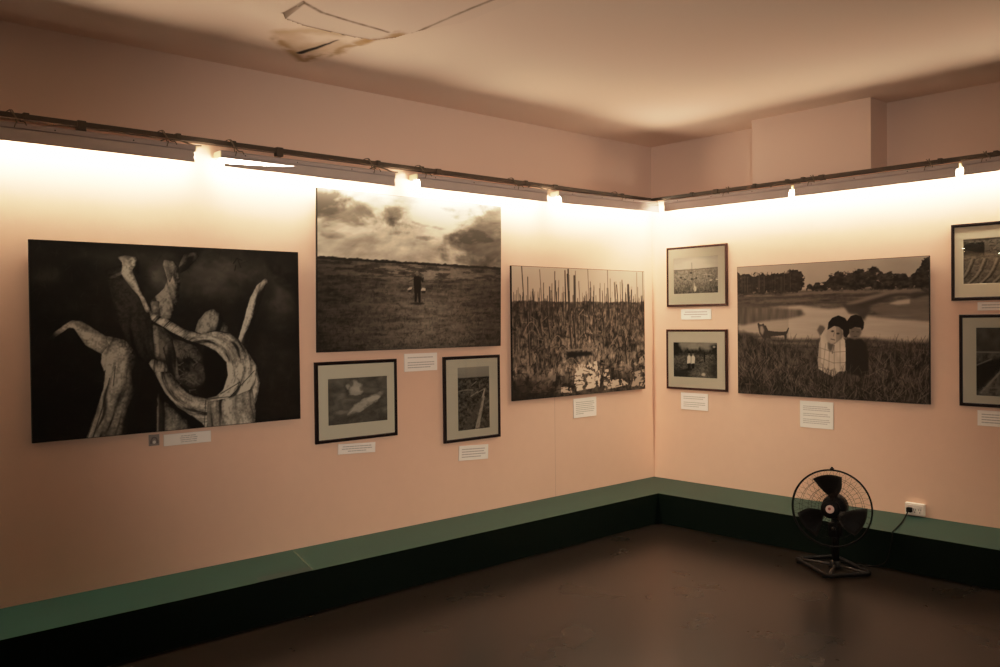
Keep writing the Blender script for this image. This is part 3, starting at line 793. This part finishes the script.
    # first child: pale checked shirt, head leaning right
    c.fill([(.455,.50),(.47,.462),(.490,.47),(.500,.49),(.487,.53),(.470,.54)], .25, 1)
    sh = [(.505,.475),(.480,.53),(.466,.60),(.458,.72),(.462,.785),(.500,.815),(.539,.84),(.57,.80),(.601,.797),(.603,.65),(.600,.575),(.588,.55),(.548,.60),(.515,.585)]
    m = c.mask(sh); c.over(m, np.clip(.64 + .16 * (c.noise(20, 14, 3) - .5) - .12 * (u < .475), .1, .9))
    for a, b in (((.462, .70), (.54, .74)), ((.54, .74), (.602, .735)), ((.47, .63), (.545, .665)), ((.548, .66), (.602, .655)), ((.50, .60), (.485, .80)), ((.545, .61), (.545, .83)), ((.575, .58), (.575, .79)), ((.462, .77), (.54, .80)), ((.52, .64), (.515, .82))):
        c.line(*a, *b, 1.1, .24, .7)
    c.line(.545, .61, .535, .67, 2, .12, .6); c.fill([(.51, .585), (.545, .60), (.53, .66), (.512, .64)], .22, 1)
    fc = [(.515,.500),(.540,.462),(.582,.482),(.592,.530),(.582,.565),(.556,.592),(.530,.600),(.508,.580),(.500,.540)]
    m = c.blur(c.mask(fc), 1); c.over(m, .40 + .14 * (u < .555) - .20 * np.clip((u - .565) * 30, 0, 1))
    c.fill([(.510,.500),(.515,.445),(.535,.410),(.568,.392),(.602,.412),(.622,.455),(.624,.52),(.606,.558),(.592,.545),(.590,.50),(.570,.478),(.545,.470),(.525,.487)], .03, 0)
    for x, y in ((.537, .508), (.565, .525)): c.ell(x, y, .008, .007, .09, .5)
    c.line(.546, .518, .541, .545, 1.2, .22, .8); c.line(.528, .565, .548, .572, 1.5, .14, .9)
    grass(330, .80, .95, [.04, .06, .20, .26], .55)
    for _ in range(60):
        x = r.uniform(.44, .72); c.line(x, .9, x + r.normal(0, .015), .78 + .05 * r.rand(), 1, r.choice([.05, .22]), .6)
    return c

# --- small framed ones
def cv_clouds():
    c = Canvas(110, 72, 61); u, v = c.u, c.v
    n = c.noise(4, 5, 5, .2); n2 = c.noise(10, 10, 4, .15)
    c.a = .27 + .22 * (n - .5) + .16 * (n2 - .5) + .05 * (1 - v)
    def cl(cx, cy, rx, ry, amt, sl=0.):
        d = ((u - cx) / rx) ** 2 + ((v - cy - sl * (u - cx)) / ry) ** 2 + 2.2 * (n - .5) + 2.2 * (n2 - .5)
        c.a = c.a + amt * np.clip(1.15 - d, 0, 1)
    cl(.44, .24, .13, .15, .42); cl(.55, .62, .26, .11, .42, -.55); cl(.25, .74, .16, .06, .20); cl(.80, .45, .12, .06, .22, -.5); cl(.70, .3, .3, .06, .08, .2)
    c.a -= .14 * np.exp(-((u - .33) / .06) ** 2 - ((v - .28) / .09) ** 2) + .10 * np.clip(v - .78, 0, 1) * 4 * (n2 > .45)
    c.a = np.clip(c.a, .08, .75); return c
def cv_road():
    c = Canvas(66, 98, 62); u, v = c.u, c.v
    c.a = .50 - .35 * v
    h = .165 + .012 * (c.noise(12, 1, 2) - .5)
    c.over(np.clip((v - h) * c.h, 0, 1), np.clip(.15 + .36 * (c.noise(16, 30, 4) - .48), .04, .5))
    c.over(np.exp(-((v - .18) / .012) ** 2) * .7, .08)
    c.fill([(.74, .50), (.82, .38), (.86, .36), (.82, .46), (.80, .52)], .55, 0)
    c.fill([(.78, .48), (.84, .48), (.66, .97), (.52, .99)], .50, 0); c.fill([(.70, .52), (.78, .50), (.40, .99), (.12, .99)], .20, 1)
    for a, b in (((.0, .38), (.22, .36)), ((.22, .36), (.48, .37)), ((.40, .47), (.62, .40)), ((.42, .30), (.58, .24)), ((.60, .42), (.86, .36))):
        c.line(*a, *b, 1.4, .50, .8)
    for _ in range(120):
        x, y = c.rng.rand(), c.rng.uniform(.2, 1); c.line(x, y, x + .05 * c.rng.randn(), y + .03, 1, c.rng.choice([.05, .3]), .5)
    return c
def cv_plain():
    c = Canvas(100, 72, 63); u, v = c.u, c.v
    c.a = .80 + .10 * (c.noise(3, 8, 3) - .5) - .12 * np.abs(u - .5) * 2 - .12 * np.clip(.12 - v, 0, 1) * 6
    h = .33 - .03 * np.clip((u - .4), 0, 1) + .01 * (c.noise(20, 1, 3) - .5)
    g = .46 + .30 * (c.noise(40, 30, 4) - .5) - .22 * np.clip((v - .6) / .4, 0, 1) - .12 * np.clip(u - .7, 0, 1) * 3 - .10 * np.clip(.3 - u, 0, 1)
    c.over(np.clip((v - h) * c.h, 0, 1), np.clip(g, .08, .8)); c.over(np.exp(-((v - h - .008) / .012) ** 2) * .7, .18)
    c.line(.42, .16, .425, .36, 1, .28); c.line(.425, .36, .43, .62, 1, .25, .6)
    for x, y in ((.40, .43), (.42, .60), (.52, .58), (.17, .55), (.26, .60), (.80, .55)): c.ell(x, y, .025, .025, .14, .5)
    c.ell(.49, .87, .030, .07, .88, .5); c.line(.47, .72, .48, .84, 1.5, .80); c.line(.82, .655, .87, .65, 1.4, .85); c.line(.96, .645, 1, .64, 2, .9); c.line(.68, .49, .86, .51, 1, .66)
    for _ in range(160):
        x, y = c.rng.rand(), c.rng.uniform(.6, 1); c.line(x, y, x + .02 * c.rng.randn(), y - .06, 1, c.rng.choice([.1, .45]), .5)
    return c
def cv_field():
    c = Canvas(100, 70, 64); u, v = c.u, c.v
    n = c.noise(8, 8, 4, .1); f = c.noise(40, 40, 3)
    c.a = .42 + .1 * (n - .5)
    m = np.clip((v - .13 + .22 * (c.noise(9, 3, 3) - .5) - .0) * 10, 0, 1); c.over(m, np.clip(.08 + .12 * (f - .4), .03, .4))
    c.over(np.clip((v - .30 + .06 * (n - .5)) * 12, 0, 1), np.clip(.21 + .26 * (f - .5) + .12 * (n - .5), .05, .5))
    c.fill([(0, 0), (.12, 0), (.16, .22), (.10, .38), (0, .40)], .06, 2); c.fill([(.82, .1), (1, .05), (1, .6), (.94, .55), (.92, .25)], .06, 2); c.ell(.93, .12, .03, .03, .5, .5)
    c.fill([(0, .75), (.35, .80), (.4, 1), (0, 1)], .09, 4); c.fill([(.85, .6), (1, .55), (1, 1), (.8, .9)], .10, 3)
    c.fill([(.15, .82), (.35, .72), (.45, .76), (.40, .80)], .06, 1)
    for cx, d in ((.365, 0), (.455, .01)):       # two small figures in white shirts
        c.fill([(cx - .040, .42 + d), (cx - .015, .37), (cx + .02, .37), (cx + .045, .42 + d), (cx + .040, .60), (cx - .045, .61)], .80, 0)
        c.fill([(cx - .035, .60), (cx + .038, .59), (cx + .032, .74), (cx - .030, .75)], .07, 0)
        c.ell(cx, .315, .024, .048, .42, .3); c.ell(cx, .285, .028, .040, .05, .3)
    c.line(.41, .40, .41, .60, 1, .3)
    c.fill([(.69, .30), (.71, .26), (.73, .30), (.73, .55), (.70, .55)], .05, 0); c.line(.66, .32, .76, .34, 2, .06); c.line(.60, .56, .66, .55, 2, .07)
    c.ell(.69, .90, .045, .045, .62, .5); return c
def cv_hillside():
    c = Canvas(100, 68, 65); u, v = c.u, c.v
    f = c.noise(30, 30, 4); n = c.noise(6, 6, 3)
    c.a = .46 + .08 * (n - .5)
    c.over(np.clip((v - .03 - .20 * np.clip(.30 - u, 0, 1) * 0 - .30 * np.clip(u - .28, 0, .1) + .14 * (f - .5)) * 12, 0, 1) * (.4 + .6 * (u < .3)), .10)
    c.over(np.clip((v - .30) * 8, 0, 1), np.clip(.26 + .30 * (f - .5), .05, .6))
    for k in range(7):
        x = -.1 + .17 * k
        pts = [(x, .98), (x + .10, .84), (x + .16, .70), (x + .20, .55), (x + .22, .46)]
        for a, b in zip(pts[:-1], pts[1:]): c.line(*a, *b, 2.6, .46, .8); c.line(a[0] + .04, a[1], b[0] + .04, b[1], 2.4, .10, .8)
    for _ in range(120):
        x, y = c.rng.uniform(.35, 1), c.rng.uniform(.0, .3); a = c.rng.uniform(0, PI); c.line(x, y, x + .05 * math.cos(a), y + .05 * math.sin(a), 1, c.rng.choice([.06, .5]), .7)
    return c
def cv_truck():
    c = Canvas(74, 104, 66); u, v = c.u, c.v
    f = c.noise(14, 14, 4); n = c.noise(3, 4, 3)
    c.a = .14 + .16 * (n - .45) + .12 * np.exp(-((u - .6) / .25) ** 2 - ((v - .18) / .12) ** 2)
    c.over(np.clip((v - .36) * 30, 0, 1), np.clip(.24 + .3 * (f - .5), .05, .5)); c.over(np.exp(-((v - .36) / .012) ** 2), .40)
    c.fill([(0, .52), (.55, .42), (.62, .50), (.45, .62), (.15, .88), (.0, .95)], .08, 2)
    c.line(.10, .95, .55, .58, 3, .42, .9); c.line(.02, .55, .30, .46, 2, .38, .8); c.line(.14, .88, 1, .86, 2, .34, .8); c.line(.10, .93, 1, .92, 2, .28, .6)
    c.fill([(.62, .66), (.72, .58), (1, .58), (1, .84), (.66, .84)], .05, 1); c.ell(.82, .66, .06, .035, .60, .5); c.ell(.86, .25, .12, .05, .07, .6)
    c.fill([(.62, .50), (.72, .42), (.82, .44), (.78, .56), (.66, .60)], .34, 1); return c

panel('dark horizontal photograph of pale twisted dead tree roots, leftmost large picture', 'L', -4.634, -3.242, .960, 1.902, cv_roots(), tint=(1, .94, .78), white=.50)
panel('unframed photograph of a porter with two baskets in a wide field under storm clouds', 'L', -3.128, -1.700, 1.331, 2.276, cv_porter(), out=.028, tilt=.022, tint=(1, .88, .70), white=1.0)
panel('unframed photograph of a drowned forest of bare standing trunks, left of the room corner', 'L', -1.594, -.139, .944, 1.882, cv_swamp(), tint=(1, .82, .64), gamma=2.0, white=.95)
panel('unframed photograph of two children hugging in grass beside a pond, on the right wall', 'R', -.808, -2.196, .942, 1.880, cv_children(), tint=(1, .83, .66), white=1.0)
framed('black framed photograph of bright clouds in a dark sky, below the porter photograph', 'L', -3.139, -2.563, .801, 1.274, -3.053, -2.633, .900, 1.174, cv_clouds())
framed('black framed upright photograph of a pale road across dark land', 'L', -2.193, -1.701, .710, 1.271, -2.074, -1.794, .779, 1.198, cv_road(), gain=1.5)
framed('brown framed photograph of a bare plain, upper of two frames right of the corner', 'R', -.155, -.714, 1.596, 2.065, -.220, -.633, 1.695, 1.979, cv_plain(), 'frame_brown', .017, gain=1.5)
framed('brown framed photograph of two figures in white shirts, lower of two right of the corner', 'R', -.146, -.708, .945, 1.417, -.212, -.620, 1.041, 1.316, cv_field(), 'frame_brown', .017, gain=1.6)
framed('framed hillside photograph with a bright reflection, upper right edge of the picture', 'R', -2.323, -2.888, 1.592, 2.061, -2.391, -2.804, 1.691, 1.966, cv_hillside())
framed('black framed upright dark photograph cut by the right edge, below the hillside one', 'R', -2.368, -2.861, .946, 1.506, -2.463, -2.749, 1.012, 1.427, cv_truck(), gain=1.6)

# ------------------------------------------------------------------ caption cards
def caption(label, wall, a0, a1, z0, z1, lines, tilt=0., inset=.1, narrow=None):
    w = abs(a1 - a0); h = z1 - z0
    loc = ((a0 + a1) / 2, 0, z0) if wall == 'L' else (0, (a0 + a1) / 2, z0)
    rot = (0, tilt, 0) if wall == 'L' else (0, tilt, -PI / 2)
    t = thing('caption_sign', label, 'caption', loc, rot, 'caption cards under the pictures')
    bm = bmesh.new(); box(bm, -w / 2, w / 2, -.006, -.0005, 0, h, .0008)
    obj('card', bm, M['card'], t)
    cv = Canvas(int(w * 520), int(h * 520), len(label) * 7 + int(w * 1000)); cv.a[:] = 1.; rr = cv.rng
    x0, x1 = narrow if narrow else (inset, 1 - inset)
    n = len(lines); pitch = .70 / n
    for i, ln in enumerate(lines):
        if ln == 0: continue
        vc = .16 + (i + .5) * pitch
        xa = x0 if ln > 0 else x0 + (x1 - x0) * (1 + ln) / 2
        xe = x0 + (x1 - x0) * abs(ln) if ln > 0 else x1 - (x1 - x0) * (1 + ln) / 2
        x = xa
        while x < xe - .01:
            e = min(x + rr.uniform(.04, .11), xe)
            cv.line(x, vc, e, vc, max(1.2, pitch * cv.h * .34), .60, .9); x = e + .022
    print_mesh('printed_face', cv, -w / 2 + .001, w / 2 - .001, .001, h - .001, -.0063, t, tint=(1, .92, .84), white=.95, gamma=1.6)
    return t
caption('long pale caption card under the dead roots photograph', 'L', -4.015, -3.764, .880, .940, [-.9, -1, -.95, -.9], 0., .1, (.34, .70))
caption('caption card hanging just below the porter photograph', 'L', -2.496, -2.236, 1.189, 1.302, [.95, 0, 1, 1, .85])
caption('low slightly tilted caption card under the framed clouds', 'L', -2.986, -2.723, .719, .780, [-.95, -1, -.6], .045)
caption('tilted caption card under the framed upright road photograph', 'L', -2.066, -1.809, .576, .674, [1, .95, 1, .8], .05)
caption('square caption card under the drowned forest photograph', 'L', -.957, -.703, .773, .918, [1, 1, .9, 1, 1, .95, .4])
caption('small caption card below the framed bare plain', 'R', -.284, -.564, 1.493, 1.575, [-.9, -1, -.4], .0)
caption('caption card below the framed pair in white shirts', 'R', -.276, -.527, .788, .920, [1, .9, 0, 1, 1, .7])
caption('square caption card under the photograph of two children', 'R', -1.295, -1.543, .728, .915, [.9, 1, 1, 0, .95, 1, 0, 1, 1, .9])
caption('caption card at right edge, below the framed hillside', 'R', -2.470, -2.735, 1.529, 1.580, [1, .9])
caption('caption card at right edge, below the upright dark photograph', 'R', -2.467, -2.725, .830, .924, [1, 1, .9, .95])
# small square sign left of the long card: a pale listener mark under a dark headphone arch
t = thing('audio_sign', 'small dark square sign left of the long caption card', 'sign', (-4.064, 0, .889))
bm = bmesh.new(); box(bm, -.0265, .0265, -.005, -.0005, 0, .056, .0008); obj('plate', bm, simple('sign_plate', (.30, .25, .22), .6), t)
bm = bmesh.new()
tube(bm, [(-.014 * math.cos(a), -.0056, .026 + .016 * math.sin(a)) for a in [PI * k / 12 for k in range(13)]], .0035, 6)
obj('headphone_band', bm, M['ink'], t)
for s in (-1, 1):
    bm = bmesh.new(); box(bm, s * .016 - .005, s * .016 + .005, -.0075, -.0045, .010, .028, .001); obj('ear_cup', bm, M['ink'], t)
bm = bmesh.new(); lathe(bm, [(0, .0008), (.008, .0008), (.008, 0), (0, 0)], 16, Matrix.Translation((0, -.005, .018)) @ Matrix.Rotation(PI / 2, 4, 'X'))
obj('pale_mark', bm, M['card'], t)

# ------------------------------------------------------------------ fan
FC = Vector((-.85, -1.968, .381)); FR = .222
ang = math.atan2(-.953, .302)                 # local -y looks along (-.953, -.302)
FM = Matrix.Rotation(ang, 4, 'Z') @ Matrix.Rotation(math.radians(-4), 4, 'X')
base = Vector((-.80, -1.945, 0))
fan = thing('floor_fan', 'black floor fan with round wire guard on a tubular base near the socket', 'fan', tuple(base))
HM = Matrix.Translation(FC - base) @ FM        # head frame: x right, -y forward, z up
def head(bm): bmesh.ops.transform(bm, matrix=HM, verts=bm.verts[:]); return bm
def ring(r, y, n=64): return [(r * math.cos(2 * PI * k / n), y, r * math.sin(2 * PI * k / n)) for k in range(n)]
def dome(r, front):   # guard profile depth
    t = r / FR
    return (-.052 - .045 * (1 - t ** 3)) if front else (.0 + .055 * (1 - t ** 2.2))
bm = bmesh.new()
tube(bm, ring(FR, -.034), .0052, 8, True); tube(bm, ring(FR - .001, -.018), .0042, 8, True)
box(bm, -.010, .010, -.045, -.008, FR - .004, FR + .010, .002); box(bm, -.010, .010, -.045, -.008, -FR - .010, -FR + .004, .002)
tube(bm, [(0, -.026, FR + .006), (0, -.026, FR + .018)], .006, 8)
obj('guard_rim', head(bm), M['fan_black'], fan, True)
for front, nm in ((True, 'front_guard'), (False, 'rear_guard')):
    bm = bmesh.new()
    off = 0.018 if front else -.014
    for rr_ in (.175, .125, .085): tube(bm, ring(rr_, dome(rr_, front) + off, 48), .0010, 5, True)
    for k in range(36):
        a0 = 2 * PI * k / 36; pts = []
        for i in range(8):
            r_ = .045 + (FR - .045) * i / 7; a = a0 + (.35 if front else -.2) * (1 - i / 7)
            pts.append((r_ * math.cos(a), dome(r_, front) + off, r_ * math.sin(a)))
        tube(bm, pts, .0006, 4, cap=False)
    obj(nm, head(bm), M['fan_wire'], fan)
bm = bmesh.new(); lathe(bm, [(0, .004), (.050, .0), (.054, -.006), (.050, -.012), (0, -.012)], 32, Matrix.Translation((0, -.080, 0)) @ Matrix.Rotation(PI / 2, 4, 'X'))
bdg = obj('guard_hub', head(bm), M['fan_black'], fan, True)
bm = bmesh.new(); lathe(bm, [(0, .004), (.022, .003), (.024, 0), (0, 0)], 32, Matrix.Translation((0, -.084, 0)) @ Matrix.Rotation(PI / 2, 4, 'X'))
b2 = obj('badge', head(bm), M['badge'], bdg)
b2['label'] = 'pale round badge with a small red mark'
bm = bmesh.new()
lathe(bm, [(0, .0012), (.0085, .0012), (.0085, 0), (0, 0)], 16, Matrix.Translation((-.002, -.0878, .003)) @ Matrix.Rotation(PI / 2, 4, 'X'))
bmk = head(bm)
me_o = obj('badge_mark', bmk, M['badge_mark'], bdg)
# three broad blades and their boss
for k in range(3):
    bm = bmesh.new(); a0 = PI / 2 + 2 * PI * k / 3 - .10
    rows = []
    for i in range(9):
        f = i / 8; r_ = .035 + .160 * f
        wid = .34 + .75 * math.sin(min(1, f * 1.25) * PI * .62)
        row = []
        for j in range(7):
            s = j / 6 - .5; a = a0 + s * wid * (1 - .12 * f) + .25 * f
            y = -.030 + s * .050 * (1 - .35 * f)
            row.append(bm.verts.new((r_ * math.cos(a), y, r_ * math.sin(a))))
        rows.append(row)
    for A, B in zip(rows[:-1], rows[1:]):
        for j in range(6): bm.faces.new((A[j], A[j + 1], B[j + 1], B[j]))
    bmesh.ops.solidify(bm, geom=bm.faces[:], thickness=.002)
    obj('blade', head(bm), M['fan_blade'], fan, True)
bm = bmesh.new(); lathe(bm, [(0, .036), (.030, .034), (.042, .020), (.044, -.020), (0, -.020)], 32, Matrix.Translation((0, -.028, 0)) @ Matrix.Rotation(PI / 2, 4, 'X'))
obj('blade_boss', head(bm), M['fan_black'], fan, True)
bm = bmesh.new(); lathe(bm, [(0, .02), (.062, .02), (.070, .0), (.070, -.070), (.055, -.100), (.02, -.115), (0, -.115)], 32, Matrix.Translation((0, .052, 0)) @ Matrix.Rotation(PI / 2, 4, 'X'))
obj('motor', head(bm), M['fan_black'], fan, True)
# neck and column down to the base
nk = (FC - base) + Vector((.953, .302, 0)) * .09
bm = bmesh.new(); tube(bm, [(nk.x, nk.y, .03), (nk.x, nk.y, .20), (nk.x, nk.y, .33)], [.022, .020, .024], 16)
box(bm, nk.x - .035, nk.x + .035, nk.y - .03, nk.y + .03, .19, .28, .008)
obj('column', bm, M['fan_black'], fan, True)
bm = bmesh.new(); tube(bm, [(nk.x - .05, nk.y - .01, .245), (nk.x - .035, nk.y - .008, .245)], .012, 12)
obj('speed_knob', bm, M['fan_rod'], fan, True)
bc = Vector((-.785, -1.93, 0)) - base
A_ = Vector((-.56, -.83, 0)) * .195; B_ = Vector((.83, -.56, 0)) * .132; zt = .018
def rounded(c, a, b, z, r=.03, n=5):
    pts = []
    al, bl = a.length, b.length; an, bn = a.normalized(), b.normalized()
    for sa, sb, st in ((1, 1, 0), (-1, 1, 1), (-1, -1, 2), (1, -1, 3)):
        for i in range(n + 1):
            th = PI / 2 * (st + i / n)
            pts.append(c + an * (sa * (al - r) + r * math.cos(th)) + bn * (sb * (bl - r) + r * math.sin(th)) + Vector((0, 0, z)))
    return pts
bm = bmesh.new(); tube(bm, rounded(bc, A_, B_, zt), .013, 10, True)
obj('base_frame', bm, M['fan_black'], fan, True)
foot = Vector((nk.x, nk.y, zt + .006))
bm = bmesh.new()
for sa, sb in ((1, 1), (-1, 1), (-1, -1), (1, -1)):
    tube(bm, [foot, bc + A_ * (sa * .93) + B_ * (sb * .90) + Vector((0, 0, zt))], .008, 8)
obj('base_brace', bm, M['fan_rod'], fan, True)
bm = bmesh.new(); lathe(bm, [(0, .05), (.026, .05), (.034, .02), (.04, .012), (0, .012)], 20, Matrix.Translation((nk.x, nk.y, 0)))
obj('column_foot', bm, M['fan_black'], fan, True)
for sa, sb in ((1, 1), (-1, 1), (-1, -1), (1, -1)):
    p = bc + A_ * (sa * .80) + B_ * sb
    bm = bmesh.new(); lathe(bm, [(0, 0), (.014, 0), (.014, .012), (0, .012)], 12, Matrix.Translation((p.x, p.y, 0)))
    obj('rubber_foot', bm, M['rubber'], fan)

# ------------------------------------------------------------------ wall socket and cord
so = thing('power_socket', 'white double wall socket with a black plug, right of the fan', 'socket', (0, -2.096, .228), (0, 0, -PI / 2))
bm = bmesh.new(); box(bm, -.060, .060, -.030, -.0005, 0, .076, .003); obj('box', bm, M['socket'], so)
bm = bmesh.new(); box(bm, -.055, .055, -.033, -.030, .006, .066, .0012); obj('face_plate', bm, M['socket'], so)
for x in (.004, .036):
    for dx, z0, z1, w_ in ((-.006, .032, .044, .0015), (.006, .032, .044, .0015), (0, .018, .024, .003)):
        bm = bmesh.new(); box(bm, x + dx - w_, x + dx + w_, -.0338, -.0331, z0, z1); obj('socket_slot', bm, M['socket_dark'], so)
co_ = thing('power_cable', 'black power cable and plug running from the socket over the green plinth', 'cord', (0, -2.072, .262))
bm = bmesh.new(); box(bm, -.062, -.0342, -.016, .016, -.014, .016, .004); obj('plug', bm, M['rubber'], co_)
bm = bmesh.new()
path = [(-.060, -.0, 0), (-.085, -.004, -.012), (-.16, -.020, -.030), (-.26, -.045, -.0375), (-.40, -.080, -.0375), (-.52, -.108, -.0375), (-.549, -.114, -.046), (-.556, -.112, -.10), (-.562, -.08, -.22), (-.585, .0, -.256), (-.61, .06, -.256), (-.66, .10, -.245), (-.75, .13, -.215)]
tube(bm, smooth_path(path, 8), .0042, 8); obj('flex', bm, M['rubber'], co_, True)

# ------------------------------------------------------------------ world, camera
w = bpy.data.worlds.new('World'); bpy.context.scene.world = w; w.use_nodes = True
bg = w.node_tree.nodes['Background']; bg.inputs['Color'].default_value = (1.0, .80, .64, 1); bg.inputs['Strength'].default_value = .08

# added fill spot just behind the camera, brightest towards the room corner
sp = bpy.data.lights.new('fill_spot', 'SPOT'); so_ = bpy.data.objects.new('fill_spot', sp); C.objects.link(so_)
sp.energy = FILL; sp.color = (1.0, .84, .70); sp.spot_size = math.radians(FILL_A); sp.spot_blend = 1.0; sp.shadow_soft_size = .35
so_.location = (-6.1, -4.95, 1.55)
so_.rotation_euler = (Vector((-1.3, -.2, 1.35)) - Vector(so_.location)).to_track_quat('-Z', 'Y').to_euler()

cam = bpy.data.cameras.new('Camera'); co = bpy.data.objects.new('Camera', cam); C.objects.link(co)
f = Vector((.67410816, .73849958, -.01401954)); r = Vector((.73841176, -.67424932, -.01165859)); u = Vector((.01806253, .00249304, .99983375))
co.matrix_world = Matrix(((r.x, u.x, -f.x, -5.815), (r.y, u.y, -f.y, -4.5292), (r.z, u.z, -f.z, 1.5), (0, 0, 0, 1)))
cam.sensor_width = 36; cam.lens = 894.7334 * 36 / 1000; cam.clip_start = .05
sc = bpy.context.scene
sc.camera = co
sc.view_settings.view_transform = 'Standard'
sc.view_settings.look = 'None'
sc.view_settings.exposure = 0.0
vs = sc.view_settings
vs.use_curve_mapping = True       # a film-like shoulder so the lamps roll off to white
cm = vs.curve_mapping
cm.white_level = (4, 4, 4); cm.extend = 'HORIZONTAL'
cc = cm.curves[3]
for x, y in CURVE[1:-1]: cc.points.new(x / 4, y)
cc.points[0].location = (0, 0); cc.points[-1].location = (1, 1)
cm.update()
sc.cycles.caustics_reflective = False
sc.cycles.sample_clamp_indirect = 4.0
